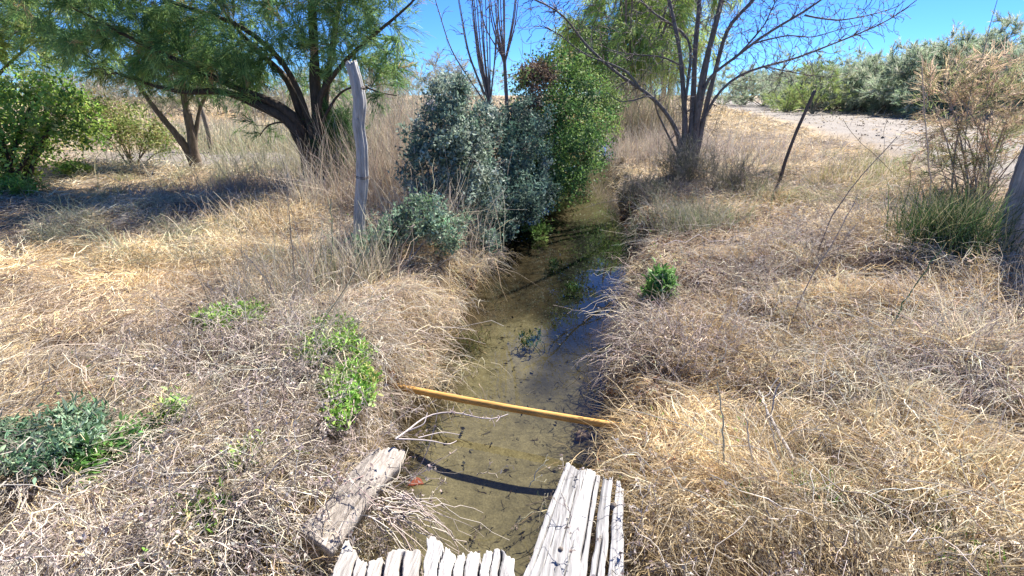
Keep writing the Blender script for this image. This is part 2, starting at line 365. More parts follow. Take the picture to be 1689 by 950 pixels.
def litter():
    mb = MB(); n = 60000; x, y, r = in_view(n, 2.4, 9, .8); k = rng.random(n) < mid_tangle(x, y); x, y = x[k], y[k]; n = len(x)
    d = rdir(n); d[:, 2] *= .6
    leaves(mb, np.stack([x, y, height(x, y)+.01+rng.random(n)*.06], 1), d, .02+.03*rng.random(n), .012+.014*rng.random(n), mixc(n, [(.22, .165, .135), (.13, .095, .08), (.28, .22, .18), (.07, .05, .04), (.22, .13, .09)], None, .2), .4)
    single('brown_leaf_litter', mb, M_LEAF, (0, 0, 0), kind='stuff')
    mb = MB()
    for x0, x1, y0, y1, n, cols, L in ((1180, 1540, 255, 345, 34, ((.33, .36, .16), (.42, .4, .26), PALE), .42), (1080, 1640, 290, 640, 80, ((.68, .52, .29), STRAW, (.5, .36, .2)), .24), (1260, 1680, 430, 900, 34, (PALE, (.50, .46, .34), STRAW), .36),
                                   (20, 460, 330, 440, 46, ((.42, .42, .29), (.5, .47, .36), (.3, .32, .2)), .34), (150, 480, 270, 330, 26, ((.36, .4, .2), (.46, .44, .3)), .3), (150, 600, 450, 900, 30, (PALE, GREY, (.5, .44, .36)), .34)):
        for k in range(n):
            b = T(x0+(x1-x0)*rng.random(), y0+(y1-y0)*rng.random())
            if wet(b[0], b[1]) < .12: continue
            tuft(mb, b, 90, L*(.6+.7*rng.random()), .45+.5*rng.random(), (rng.normal()*.3, rng.normal()*.3, 0), .0045, cols, foot=.09, droop=.45, K=6)
    single('mixed_tufts', mb, M_STRAW, (0, 0, 0), kind='stuff')
    """curled dead leaves on the right bank and at the water line"""
    mb = MB(); n = 9000
    y = 1.8+rng.random(n)**1.1*7; xc, hw = chan(y); s = np.where(rng.random(n) < .72, 1, -1)
    x = xc+s*(hw+.02+np.abs(rng.normal(size=n))*.16)
    k = fbm(x, y, .5, 151) > .47; x, y = x[k], y[k]; n = len(x)
    z = np.maximum(height(x, y), 0)+.006+rng.random(n)*.05
    d = rdir(n); d[:, 2] *= .35
    leaves(mb, np.stack([x, y, z], 1), d, .02+.025*rng.random(n), .014+.012*rng.random(n), mixc(n, [RUST, (.34, .17, .09), (.2, .12, .08), (.42, .3, .2), (.12, .08, .06)], None, .2), .3)
    single('dead_leaves', mb, M_LEAF, (0, 0, 0), kind='stuff')
    mb = MB(); n = 16000                                  # crumbled leaf litter among the straw
    x, y, r = in_view(n, 1.0, 9, 1.1); k = (wet(x, y) > .03) & (fbm(x, y, .9, 161) > .5); x, y = x[k], y[k]; n = len(x)
    d = rdir(n); d[:, 2] *= .5
    leaves(mb, np.stack([x, y, height(x, y)+.02+rng.random(n)*.07], 1), d, .012+.02*rng.random(n), .01+.01*rng.random(n),
           mixc(n, [GREY, MAUVE, (.22, .16, .13), (.5, .42, .34)], None, .2), .35)
    single('leaf_litter', mb, M_LEAF, (0, 0, 0), kind='stuff')
def water_weeds():
    mb = MB(); n = 2600
    y = 1.6+rng.random(n)*9; xc, hw = chan(y); side = np.where(rng.random(n) < .5, -1, 1)
    x = xc+side*hw*(1-np.abs(rng.normal(size=n))*.16)
    k = fbm(x, y, .45, 171) > .5; x, y, side = x[k], y[k], side[k]; n = len(x)
    D = rdir(n); D[:, 2] = np.abs(D[:, 2])*.35; D = nrm(D)
    P = arcs(np.stack([x, y, height(x, y)+.01], 1), D, .06+.16*rng.random(n), 5, .1, .25)
    ribbons(mb, P, .004+.003*rng.random(n), mixc(n, [(.05, .075, .025), (.09, .10, .04), (.05, .04, .025), (.16, .13, .07)], None, .2), .5)
    single('water_weeds', mb, M_STRAW, (0, 0, 0), kind='stuff')
    mb = MB(); n = 1100                                    # sunken twigs and leaf crumbs on the sandy bed
    y = 1.3+rng.random(n)*8; xc, hw = chan(y); x = xc+hw*(rng.random(n)*2-1)*.9
    D = rdir(n); D[:, 2] = 0; D = nrm(D); P0 = np.stack([x, y, height(x, y)+.006], 1)
    ribbons(mb, arcs(P0, D, .02+.1*rng.random(n)**3, 4, 0, .3, D*0), .003+.004*rng.random(n), mixc(n, [(.05, .045, .03), (.1, .08, .05), (.2, .17, .1)], None, .2), .4)
    m = 170; y = 1.4+rng.random(m)*5; xc, hw = chan(y); x = xc+hw*(rng.random(m)*2-1)*.85
    D = rdir(m); D[:, 2] *= .12
    leaves(mb, np.stack([x, y, height(x, y)+.012], 1), D, .02+.03*rng.random(m), .014+.014*rng.random(m), mixc(m, [(.05, .05, .045), (.09, .07, .05), (.25, .24, .2)], None, .2), .15)
    single('sunken_debris', mb, M_STRAW, (0, 0, 0), kind='stuff')
water_weeds()

# ------------------------------------------------------------------ trees: traced main limbs, twigs grown towards points in the crown
def grow(mains, tips, K=6, rmax=.02, rmin=.002, back=.8, jit=.05):
    """mains: list of (pts, r0, r1). Returns twig centre lines (N,K,3), radii (N,K)"""
    npos, ndir, nrad = [], [], []
    for pts, r0, r1 in mains:
        q = resample(pts, 24); d = nrm(np.gradient(q, axis=0)); k = slice(5, None)
        npos.append(q[k]); ndir.append(d[k]); nrad.append(np.linspace(r0, r1, 24)[k])
    npos, ndir, nrad = np.concatenate(npos), np.concatenate(ndir), np.concatenate(nrad)
    d0 = np.array([np.min(np.linalg.norm(npos-t, axis=1)) for t in tips]); tips = tips[np.argsort(d0)]
    cap = len(npos)+len(tips)*(K-1); NP = np.zeros((cap, 3)); ND = np.zeros((cap, 3)); NR = np.zeros(cap)
    m = len(npos); NP[:m], ND[:m], NR[:m] = npos, ndir, nrad
    out, rad = [], []; tt = np.linspace(0, 1, K)[:, None]
    for tip in tips:
        v = tip-NP[:m]; L = np.linalg.norm(v, axis=1)+1e-6; cs = (v*ND[:m]).sum(1)/L
        j = int(np.argmin(L*(1+back*(1-cs))+.15*(NR[:m] < rmin*1.5))); l = L[j]
        c = NP[j]+ND[j]*l*.4
        q = (1-tt)**2*NP[j]+2*tt*(1-tt)*c+tt**2*tip
        q[1:-1] += rng.normal(size=(K-2, 3))*l*jit
        r0 = min(NR[j]*.8, rmax, rmin*1.5+.012*l); r = np.linspace(r0, rmin, K)
        out.append(q); rad.append(r); d = nrm(np.gradient(q, axis=0))
        NP[m:m+K-1] = q[1:]; ND[m:m+K-1] = d[1:]; NR[m:m+K-1] = r[1:]; m += K-1
    return np.array(out), np.array(rad)
def in_lobes(n, lobes, shell=.0):
    """lobes: (centre, (right, forward, up) radii)"""
    lobes = [(np.asarray(c, float), np.asarray(r, float)) for c, r in lobes]
    w = np.array([np.prod(r)**.67 for _, r in lobes]); k = rng.choice(len(lobes), n, p=w/w.sum())
    u = rdir(n)*(shell+(1-shell)*rng.random((n, 1))**(1/2.2)); rr_ = np.array([r for _, r in lobes])[k]; cc = np.array([c for c, _ in lobes])[k]
    return cc+RT*u[:, :1]*rr_[:, :1]+FW*u[:, 1:2]*rr_[:, 1:2]+UP*u[:, 2:]*rr_[:, 2:], u
def limb_mesh(mains, col, K=20, S=8, rough=.06):
    mb = MB()
    for pts, r0, r1 in mains:
        P = resample(pts, K); R = (r0+(r1-r0)*np.linspace(0, 1, K)**.8)*(1+rng.normal(size=K)*rough)
        tubes(mb, P[None], R[None], col, S)
    return mb
def trace(pix, s, ds=0, start=None):
    """photo positions at the tree's distance s (m), drifting ds nearer (-) or farther (+) along the limb"""
    n = len(pix); return np.array([A(px, py, s+ds*i/max(1, n-1)) for i, (px, py) in enumerate(pix)])
def spray(mb, tw, ntuft, per, L, W, cols, wts, droop=.15, tlo=.35, spread=.5, clump=.10):
    """feathery sprays of thin sprigs along the twigs"""
    k = rng.integers(0, len(tw), ntuft); K = tw.shape[1]; t = tlo+(1-tlo)*rng.random(ntuft); f = t*(K-1); i0 = np.minimum(f.astype(int), K-2); fr = (f-i0)[:, None]
    p = tw[k, i0]*(1-fr)+tw[k, i0+1]*fr; d = nrm(tw[k, i0+1]-tw[k, i0]+1e-6)
    d = nrm(d+rng.normal(size=d.shape)*spread); ax = L*(.6+.8*rng.random(ntuft))
    cc = mixc(ntuft, cols, wts, .18)
    p = np.repeat(p, per, 0); d = np.repeat(d, per, 0); ax = np.repeat(ax, per); cc = np.repeat(cc, per, 0); n = len(p)
    u = rng.random(n); p0 = p+d*(ax*u)[:, None]+rng.normal(size=(n, 3))*.012
    dd = nrm(d+rng.normal(size=(n, 3))*.38); ln = ax*(.35+.35*rng.random(n))*(1.15-.6*u)
    P = arcs(p0, dd, ln, 3, droop, .0, rdir(n)*.12)
    ribbons(mb, P, W*(.6+.8*rng.random(n)), cc*(1+rng.normal(size=(n, 1))*.14), .7)
def leafy(mb, tw, n, L, W, cols, wts, tlo=.3, scatter=.04, jit=.18, up=.3):
    k = rng.integers(0, len(tw), n); K = tw.shape[1]; f = (tlo+(1-tlo)*rng.random(n))*(K-1); i0 = np.minimum(f.astype(int), K-2); fr = (f-i0)[:, None]
    p = tw[k, i0]*(1-fr)+tw[k, i0+1]*fr+rng.normal(size=(n, 3))*scatter
    kc = mixc(len(tw), cols, wts, jit)[k]
    ax = nrm(nrm(tw[k, i0+1]-tw[k, i0]+1e-6)*.5+rdir(n)+UP*up)
    sz_ = .45+1.05*rng.random(n); leaves(mb, p, ax, L*sz_, W*sz_, kc*(1+rng.normal(size=(n, 1))*.13))
BARK_D = (.10, .075, .055); BARK_G = (.24, .21, .185)

# the big bare tree on the right bank
B0 = 8.7
def bare_tree():
    base = T(1132, 280); s = float(np.dot(base, FW)); th = thing('bare_tree', 'large leafless tree with many grey stems on the right bank beside the ditch', 'tree', base)
    b = [base+np.array([dx, dy, -.08]) for dx, dy in ((-.10, 0), (0, .1), (.08, 0), (.14, .05), (0, -.1), (-.14, .06), (.02, .16))]
    def st(k, pix, ds, r0, r1):
        p = trace(pix, s, ds); return (np.vstack([b[k], p]), r0, r1)
    mains = [
        st(0, [(1131, 215), (1128, 165), (1124, 101), (1116, 50), (1106, 17), (1098, -30), (1085, -110), (1060, -230)], 0.5, 0.0600, 0.0187),
        st(1, [(1140, 220), (1145, 135), (1146, 84), (1150, 40), (1156, 0), (1150, -80), (1158, -200), (1150, -330)], 0.9, 0.0640, 0.0187),
        st(2, [(1147, 220), (1156, 145), (1168, 84), (1180, 44), (1190, 0), (1205, -70), (1225, -190), (1240, -330)], -0.4, 0.0800, 0.0213),
        st(3, [(1155, 220), (1168, 160), (1177, 128), (1190, 77), (1200, 40), (1224, 20), (1244, 0), (1290, -60), (1340, -150)], 0.4, 0.0640, 0.0170),
        st(2, [(1150, 210), (1160, 150), (1167, 125), (1210, 98), (1237, 74), (1260, 59), (1294, 37), (1327, 20), (1354, 0), (1420, -50)], -0.9, 0.0440, 0.0136),
        st(3, [(1152, 215), (1175, 165), (1204, 131), (1231, 118), (1260, 109), (1310, 98), (1344, 84), (1395, 64), (1445, 44), (1479, 27), (1512, 0)], -0.3, 0.0384, 0.0076),
        st(5, [(1124, 235), (1109, 199), (1082, 165), (1055, 145), (1022, 125), (991, 98), (965, 74), (944, 44), (928, 20), (890, 3), (865, -8)], -1.0, 0.0544, 0.0102),
        st(0, [(1130, 170), (1143, 71), (1135, 58), (1109, 40), (1082, 27), (1055, 0), (1020, -50), (980, -110)], 0.9, 0.0360, 0.0119),
        st(4, [(1116, 250), (1098, 215), (1084, 185), (1080, 168)], -0.5, 0.0280, 0.0127),
    ]
    def sub(pix, ds0, ds, r0, r1): mains.append((trace(pix, s+ds0, ds), r0, r1))
    sub([(1055, 145), (1035, 118), (1005, 104), (975, 95), (950, 80), (925, 58), (895, 42)], -.55, -.4, .022, .006)
    sub([(1126, 110), (1100, 96), (1080, 92), (1045, 90), (1010, 84), (985, 70)], .2, .4, .018, .006)
    sub([(1082, 165), (1068, 158), (1045, 166), (1022, 168), (1000, 152)], -.5, -.5, .017, .005)
    sub([(1327, 25), (1350, 30), (1385, 34), (1430, 26), (1480, 12), (1505, -10)], -.8, -.2, .016, .005)
    sub([(1260, 109), (1300, 118), (1335, 124), (1370, 128), (1400, 120)], -.5, -.5, .012, .004)
    sub([(1210, 98), (1235, 72), (1262, 40), (1275, 10), (1300, -30)], -.6, .5, .02, .006)
    sub([(1237, 74), (1262, 66), (1300, 58), (1340, 62), (1380, 50), (1420, 40)], -.7, -.5, .015, .005)
    part('trunk', limb_mesh(mains, (.20, .18, .165), 26, 9, .06), M_BARK, th, True)
    def lb(px, py, ds, r): return (A(px, py, s+ds), r)
    lobes = [lb(1180, -60, 0, (2.2, 1.8, 1.2)), lb(1000, 40, -.5, (1.3, 1.0, .7)), lb(1080, 100, 0, (.9, .9, .55)), lb(1350, 30, -.3, (1.4, .9, .75)),
             lb(1280, 110, -.4, (1.1, .7, .5)), lb(1160, 30, 0, (1.0, 1.3, .9)), lb(940, -20, -.6, (.9, .7, .7)), lb(1050, 150, -.2, (.8, .6, .35)), lb(1250, -250, 0, (1.6, 1.6, 1.2)),
             lb(1150, 200, 0, (.5, .5, .5)), lb(1135, 160, 0, (.35, .35, .7)), lb(1440, 30, -.4, (.7, .5, .4)), lb(1240, 60, 0, (1.0, 1.0, .6)), lb(900, 30, -.8, (.6, .6, .5))]
    tips, _ = in_lobes(4800, lobes); tw, rd = grow(mains, tips, 7, .022, .0046, 1.3, .028)
    mb = MB(); tubes(mb, tw, rd, mixc(len(tw), [(.16, .13, .12), (.24, .205, .19), (.12, .09, .075)], None, .15), 3)
    o = part('twigs', mb, M_STEM, th)
    return th, tw
bare, bare_tw = bare_tree()

def feathery_tree(label, basepx, mains_px, lobes_px, ntips, ntuft, cols, wts, name='feathery_tree', bark=BARK_D, L=.30, W=.009, per=19, group=None, s=None):
    base = T(*basepx) if s is None else A(basepx[0], basepx[1], s)
    if s is None: s = float(np.dot(base, FW))
    th = thing(name, label, 'tree', base, group); mains = []
    for off, pix, ds, r0, r1 in mains_px:
        p = trace(pix, s, ds); mains.append((np.vstack([base+np.array([off[0], off[1], -.1]), p]), r0, r1))
    part('trunk', limb_mesh(mains, bark, 22, 9, .07), M_BARK, th, True)
    lobes = [(A(px, py, s+ds), r) for px, py, ds, r in lobes_px]
    tips, _ = in_lobes(ntips, lobes); tw, rd = grow(mains, tips, 6, .02, .0025, .9, .05)
    mb = MB(); tubes(mb, tw, rd, mixc(len(tw), [bark, (.16, .11, .085)], None, .15), 3); part('twigs', mb, M_STEM, th)
    mb = MB(); spray(mb, tw, ntuft, per, L, W, cols, wts); part('crown', mb, M_FEATHER, th)
    return th
TAM = [(.20, .33, .12), (.31, .44, .15), (.12, .22, .09), (.44, .32, .17)]; TW_ = [5, 4, 3, .35]
feathery_tree('large feathery green tree with dark forked trunk left of the grey post', (522, 300), [
    ((-.09, 0), [(506, 260), (497, 232), (484, 202), (464, 188), (420, 172), (380, 151), (347, 148), (303, 155), (252, 141), (190, 120)], -.6, .125, .015),
    ((-.10, .1), [(505, 240), (497, 200), (470, 175), (400, 150), (337, 121), (293, 98), (249, 81), (202, 57), (168, 34), (100, 5)], -.9, .10, .012),
    ((-.02, 0), [(512, 250), (500, 205), (491, 170), (480, 135), (457, 111), (430, 91), (400, 60), (370, 20), (330, -40)], .3, .11, .015),
    ((.09, 0), [(531, 270), (524, 236), (524, 185), (518, 135), (520, 90), (515, 50), (517, 0), (500, -90), (480, -200)], .2, .135, .025),
    ((.10, .1), [(531, 250), (530, 210), (534, 165), (548, 84), (555, 34), (558, 0), (590, -80), (620, -170)], .8, .10, .015),
    ((.08, -.1), [(530, 250), (527, 210), (523, 160), (560, 110), (600, 70), (645, 35), (680, 5), (705, -25)], -.5, .075, .01),
    ((.1, 0), [(530, 240), (528, 205), (560, 150), (598, 138), (618, 152), (655, 158)], -.4, .045, .006),
    ((-.12, .05), [(508, 240), (497, 210), (470, 200), (440, 205), (428, 225)], -.3, .045, .007),
    ((0, 0), [(515, 230), (510, 190), (470, 100), (400, 40), (300, 10), (200, -30), (90, -60)], -.3, .07, .01),
    ], [(600, 20, 0, (.85, 1.1, .8)), (520, 30, 0, (.9, 1.2, .9)), (420, 50, 0, (.9, 1.2, .75)), (310, 60, -.2, (1.0, 1.0, .6)), (200, 45, -.5, (1.0, .9, .5)),
        (90, 40, -.8, (.9, .8, .42)), (430, 120, 0, (.8, .9, .45)), (630, 105, 0, (.38, .45, .42)), (360, 120, -.2, (.8, .8, .4)), (250, 105, -.3, (.9, .7, .33)),
        (500, -130, 0, (1.6, 1.5, 1.0)), (330, -110, -.2, (1.5, 1.3, .9)), (150, -60, -.6, (1.5, 1.1, .7)), (640, -60, 0, (.6, .9, .6)),
        (432, 215, -.2, (.22, .25, .3)), (630, 150, -.3, (.3, .3, .18)), (550, 110, .5, (.5, .6, .5))],
    820, 4300, TAM, TW_)
feathery_tree('smaller two-stemmed feathery tree left of the large dark-trunked tree', (325, 277), [
    ((0, 0), [(320, 255), (318, 235), (313, 205), (305, 170), (300, 130), (310, 90), (320, 60)], 0, .12, .02),
    ((-.08, .05), [(312, 250), (290, 220), (268, 195), (250, 172), (235, 150), (215, 120), (190, 90)], -.3, .10, .015),
    ((.02, .05), [(320, 240), (325, 205), (330, 175), (345, 150), (350, 110)], .3, .07, .015)],
    [(250, 130, 0, (1.1, .9, .5)), (300, 80, .3, (1.2, 1, .7)), (180, 100, 0, (1.1, .9, .5)), (340, 130, .3, (.8, .8, .5)), (320, 30, .3, (1.6, 1, .8))],
    240, 1150, [(.14, .20, .07), (.22, .27, .09), (.08, .13, .05)], None, bark=(.2, .16, .125))

# ------------------------------------------------------------------ shrubs and other trees
def stems_from(base, tips_dir, n, H_, spread, K=7, r=.012):
    """a fan of stems rising from the base"""
    P0 = base+np.c_[rng.normal(size=(n, 2))*.06, np.zeros(n)-.03]
    a = rng.random(n)*2*math.pi; e = np.abs(rng.normal(size=n))*spread
    D = nrm(np.stack([np.cos(a)*np.sin(e), np.sin(a)*np.sin(e), np.cos(e)], 1)+np.asarray(tips_dir))
    return arcs(P0, D, H_*(.7+.5*rng.random(n)), K, .05, .06)
def shrub(name, label, cat, base, lobes, ntips, nleaf, L, W, cols, wts, group=None, stem_col=(.2, .16, .13), nstems=7, r0=.025, scatter=.05,
          feathery=False, per=10, shell=.35, r_twig=.0025, spread=.5, tips_twigs=True, droop=.15, crown='foliage', stems='stems', up=.3, mat=None):
    th = thing(name, label, cat, base, group); base = np.asarray(base, float)
    lob = [(np.asarray(c, float), r) for c, r in lobes]; mains = []
    for i in range(nstems):
        c, r = lob[i % len(lob)]; c = c+rng.normal(size=3)*np.array(r)*.3
        b = base+np.array([rng.normal()*.08, rng.normal()*.08, -.06]); m = (b+c)/2+np.array([rng.normal()*.06, rng.normal()*.06, .1])
        mains.append((np.array([b, m, c]), r0*(.7+.6*rng.random()), r0*.25))
    part(stems, limb_mesh(mains, stem_col, 10, 5, .05), M_BARK, th, True)
    tips, uu = in_lobes(ntips, lob, shell); sz = np.mean([np.mean(r) for _, r in lob]); k_ = rng.random(ntips) < .16; tips[k_] += (uu[k_]+UP*.5)*sz*.45*rng.random((k_.sum(), 1)); tips += rng.normal(size=tips.shape)*sz*.1; tips[:, 2] = np.maximum(tips[:, 2], base[2]+.03)
    tw, rd = grow(mains, tips, 5, r0*.5, r_twig, .8, .07)
    mb = MB(); tubes(mb, tw, rd, mixc(len(tw), [stem_col], None, .2), 3); part('twigs', mb, M_STEM, th)
    mb = MB()
    if feathery: spray(mb, tw, nleaf, per, L, W, cols, wts, droop, .3, spread)
    else: leafy(mb, tw, nleaf, L, W, cols, wts, .3, scatter, up=up)
    part(crown, mb, mat or (M_FEATHER if feathery else M_LEAF), th)
    return th
def tuft(mb, base, n, L, spread, lean=(0, 0, 0), w=.004, cols=(STRAW,), K=6, droop=.4, foot=.06, wob=.08, wts=None, taper=.7):
    base = np.asarray(base, float); a = rng.random(n)*2*math.pi; e = np.abs(rng.normal(size=n))*spread
    D = nrm(np.stack([np.cos(a)*np.sin(e), np.sin(a)*np.sin(e), np.cos(e)], 1)+np.asarray(lean, float))
    P0 = base+np.c_[rng.normal(size=(n, 2))*foot, -.02+np.zeros(n)]
    P0[:, 2] = np.maximum(height(P0[:, 0], P0[:, 1]), base[2]-.12)-.01
    P = arcs(P0, D, L*(.45+.65*rng.random(n)), K, droop, wob)
    ribbons(mb, P, w*(.6+.8*rng.random(n)), mixc(n, cols, wts, .15), taper)
litter()
def clump(label, base, n, L, spread, lean=(0, 0, 0), w=.004, cols=(STRAW,), name='grass_clump', cat='grass clump', group=None, **k):
    mb = MB(); tuft(mb, base, n, L, spread, lean, w, cols, **k)
    return single(name, mb, M_STRAW, base, label, cat, group)
GREYLEAF = [(.20, .27, .205), (.27, .34, .265), (.12, .17, .13), (.36, .42, .34)]
BLUELEAF = [(.10, .165, .13), (.14, .22, .175), (.06, .10, .08), (.22, .29, .245)]
IVY = [(.10, .20, .065), (.18, .31, .08), (.065, .13, .055), (.32, .42, .13), (.28, .2, .1)]

# grey-green shrubs on the left bank beside the ditch (distances in metres)
def P3(px, py, s): return A(px, py, s)
b = P3(735, 400, 5.6); b[2] = .42
shrub('silver_leaved_shrub', 'upright silvery grey-green shrub with pale dry stems, right of the grey post', 'shrub', b,
      [(P3(735, 215, 5.8), (.34, .45, .36)), (P3(712, 160, 5.9), (.05, .1, .22)), (P3(760, 150, 5.9), (.05, .1, .2)), (P3(680, 250, 5.8), (.2, .2, .06)), (P3(790, 190, 6), (.16, .2, .08)), (P3(735, 150, 6.1), (.05, .1, .2)), (P3(700, 290, 5.6), (.28, .4, .35)), (P3(770, 270, 5.9), (.38, .5, .5)), (P3(740, 175, 5.9), (.25, .3, .3)), (P3(790, 330, 5.7), (.3, .4, .35)), (P3(715, 350, 5.4), (.25, .3, .25)), (P3(760, 220, 6.0), (.3, .4, .4)), (P3(690, 230, 5.9), (.22, .3, .25)), (P3(780, 400, 5.4), (.22, .25, .2))],
      600, 21000, .044, .021, GREYLEAF, [3, 3, 2, 2], stem_col=(.33, .29, .25), nstems=12, scatter=.04)
b = P3(640, 440, 4.3); b[2] = .42
shrub('silver_leaved_shrub', 'low spreading spray of silvery leaves reaching left behind the foot of the grey post', 'shrub', b,
      [(P3(640, 385, 4.5), (.22, .25, .12)), (P3(690, 355, 4.7), (.25, .3, .18)), (P3(600, 405, 4.3), (.12, .2, .07)), (P3(735, 380, 4.7), (.22, .25, .2))],
      190, 5200, .038, .017, [(.20, .30, .19), (.28, .37, .27), (.14, .2, .13)], None, stem_col=(.33, .29, .25), nstems=8, scatter=.03, r0=.014)
b = P3(835, 390, 7.0); b[2] = .3
shrub('dark_leaved_shrub', 'dense blue-green shrub between the silvery shrub and the tall ivy thicket', 'shrub', b,
      [(P3(830, 230, 7.2), (.6, .6, .45)), (P3(800, 320, 6.6), (.45, .5, .5)), (P3(850, 330, 6.9), (.40, .6, .5)), (P3(815, 390, 6.3), (.30, .4, .3)), (P3(865, 215, 7.8), (.4, .5, .4)), (P3(880, 300, 7.8), (.35, .5, .45)), (P3(870, 370, 7.2), (.25, .4, .25)), (P3(800, 430, 5.7), (.22, .35, .16)), (P3(885, 335, 7.9), (.3, .4, .3)), (P3(760, 330, 6.2), (.3, .4, .4)), (P3(770, 400, 6.0), (.25, .3, .25))],
      660, 36000, .044, .023, BLUELEAF, [3, 3, 3, 1], stem_col=(.2, .17, .15), nstems=12, scatter=.05)
xc8, hw8 = chan(np.array([9.5])); 
def hedge(label, px, s, lobes, nleaf, cols, wts, ntips=420, name='ivy_thicket'):
    b = P3(px[0], px[1], s); b[2] = .3
    return shrub(name, label, 'thicket', b, lobes, ntips, nleaf, .047, .034, cols, wts, stem_col=(.13, .10, .08), nstems=14, scatter=.08, shell=.5, up=.1)
hedge('tall ivy-covered thicket with a brown dead patch at its top, left of the ditch', (905, 330), 9.3,
      [(P3(905, 150, 9.6), (.75, .8, .55)), (P3(880, 230, 9.0), (.7, .8, .6)), (P3(925, 250, 9.4), (.65, .9, .8)), (P3(950, 190, 10.3), (.7, .9, .9)), (P3(905, 310, 8.6), (.5, .7, .45)), (P3(915, 110, 9.8), (.45, .5, .3)), (P3(870, 330, 8.2), (.5, .6, .5)), (P3(935, 290, 10.2), (.5, .8, .5)), (P3(960, 245, 11.6), (.6, 1., .6))],
      30000, IVY, [3, 3, 3, 1.2, .3], 560)
hedge('lower ivy-covered end of the thicket where the ditch narrows far ahead', (970, 240), 13.5,
      [(P3(965, 160, 13.5), (.9, 1.6, 1.1)), (P3(975, 210, 13), (.6, 1.3, .7)), (P3(970, 130, 16), (1.0, 1.6, 1.2)), (P3(985, 190, 17), (.7, 2, .8))],
      17000, [(.09, .16, .045), (.16, .25, .06), (.05, .09, .035), (.25, .32, .10)], None, 300)
# brown dead growth caught on top of the thicket
b = P3(880, 130, 9.2); mb = MB(); p, _ = in_lobes(1500, [(P3(885, 125, 9.3), (.36, .35, .26)), (P3(880, 170, 8.9), (.16, .2, .35))])
d = rdir(len(p)); leaves(mb, p, d, .05, .03, mixc(len(p), [(.24, .14, .09), (.32, .22, .15), (.15, .09, .06)], None, .2))
tubes(mb, arcs(p[:260], nrm(d[:260]+np.array([0, 0, .3])), .35, 5, .2, .15), .004, mixc(260, [(.28, .2, .15), (.4, .34, .28)], None), 3)
single('dead_vine', mb, M_LEAF, b, 'brown dead vine tangled over the top left of the tall ivy thicket', 'vine')
for lab, px, py, s_, n_, L_ in (('pale dead stalks standing up through the silvery shrub', 745, 400, 5.45, 480, 1.1), ('grey dead stalks along the left flank of the silvery shrub', 695, 390, 5.2, 420, .85)):
    q = P3(px, py, s_); b = np.array([q[0], q[1], H(q[0], q[1])]); clump(lab, b, n_, L_, .35, (0, -.1, 0), .0055, (PALE, GREY, (.55, .48, .4)), 'dead_stalks', 'dead stalks', foot=.22, droop=.35, K=7)
# pale hanging stalks under the silvery shrub, draping to the water
for lab, px, py, s, n, L in (('curtain of pale dead stalks hanging under the silvery shrub to the water', 745, 410, 5.0, 520, .62), ('pale fan of dead stalks in front of the blue-green shrub', 790, 360, 5.9, 260, .5),
                          ('straw mound bulging over the ditch below the silvery shrub', 690, 470, 3.9, 750, .42), ('drooping straw fringe reaching the water just above the wooden pole', 665, 560, 3.05, 650, .40)):
    b = T(px, py); q = P3(px, py, s); b = np.array([q[0], q[1], H(q[0], q[1])]); 
    clump(lab, b, n, L, .75, (.35, -.1, .1), .0045, (PALE, (.5, .42, .33), STRAW, GREY), foot=.17, droop=.75, K=7)

# dry brush behind the post and the shrubs
def brush(label, px, py, s, n, L, cols, w=.006, spread=.35, foot=.3, base_z=None, group=None, lean=(0, 0, 0)):
    q = P3(px, py, s); b = np.array([q[0], q[1], H(q[0], q[1])])
    return clump(label, b, n, L, spread, lean, w, cols, 'dry_brush', 'brush', group, foot=foot, droop=.15, K=5)
TAN = ((.46, .37, .27), (.55, .46, .35), (.36, .29, .22))
brush('tall pale dry brush between the grey post and the silvery shrub', 655, 330, 7.0, 1500, 1.25, TAN, .006, .3, .45)
brush('pale dry brush standing behind the silvery shrub on the left bank', 700, 300, 9.5, 1300, 1.7, TAN, .008, .3, .7)
brush('wide band of grey dry brush in the field far behind the grey post', 640, 250, 16, 1600, 2.0, ((.42, .37, .31), (.5, .45, .37), (.3, .3, .22)), .014, .3, 1.6)
brush('tawny dry brush in the field right of the large feathery tree', 590, 270, 11.5, 1200, 1.1, ((.40, .35, .26), (.45, .42, .28)), .009, .4, 1.0)
brush('low tangle of mauve-grey brush in front of the smaller feathery tree', 410, 330, 7.4, 1500, .42, ((.30, .24, .21), (.38, .32, .28)), .005, .8, .7)
brush('low greenish-grey brush left of the large dark trunk', 440, 285, 9.0, 900, .6, ((.30, .30, .2), (.4, .36, .26)), .007, .6, .7)

# feathery sapling beside the large trunk
b = T(562, 300)
shrub('feathery_sapling', 'young feathery green sapling between the dark trunk and the grey post', 'sapling', b,
      [(b+RT*.02+UP*.55, (.26, .26, .5)), (b+RT*.15+UP*.9, (.2, .2, .4)), (b-RT*.12+UP*.35, (.2, .2, .3))], 90, 620, .26, .009, [(.09, .17, .06), (.12, .21, .08)], None,
      feathery=True, per=20, nstems=6, spread=.3, up=.6)

feathery_tree('yellow-green feathery tree rising behind the leafy bush at the top left corner', (-40, 285), [
    ((0, 0), [(-45, 220), (-40, 160), (-20, 100), (10, 40), (30, -20)], 0, .12, .02), ((.1, 0), [(-35, 200), (-20, 140), (30, 90), (70, 60)], .3, .08, .012)],
    [(20, 30, 0, (1.1, 1, .8)), (60, 70, .2, (.8, .8, .4)), (-30, 90, 0, (1, 1, .7)), (40, -30, 0, (1.2, 1, .7))], 200, 1300, [(.32, .42, .12), (.40, .46, .18), (.22, .32, .10)], None, s=10.)
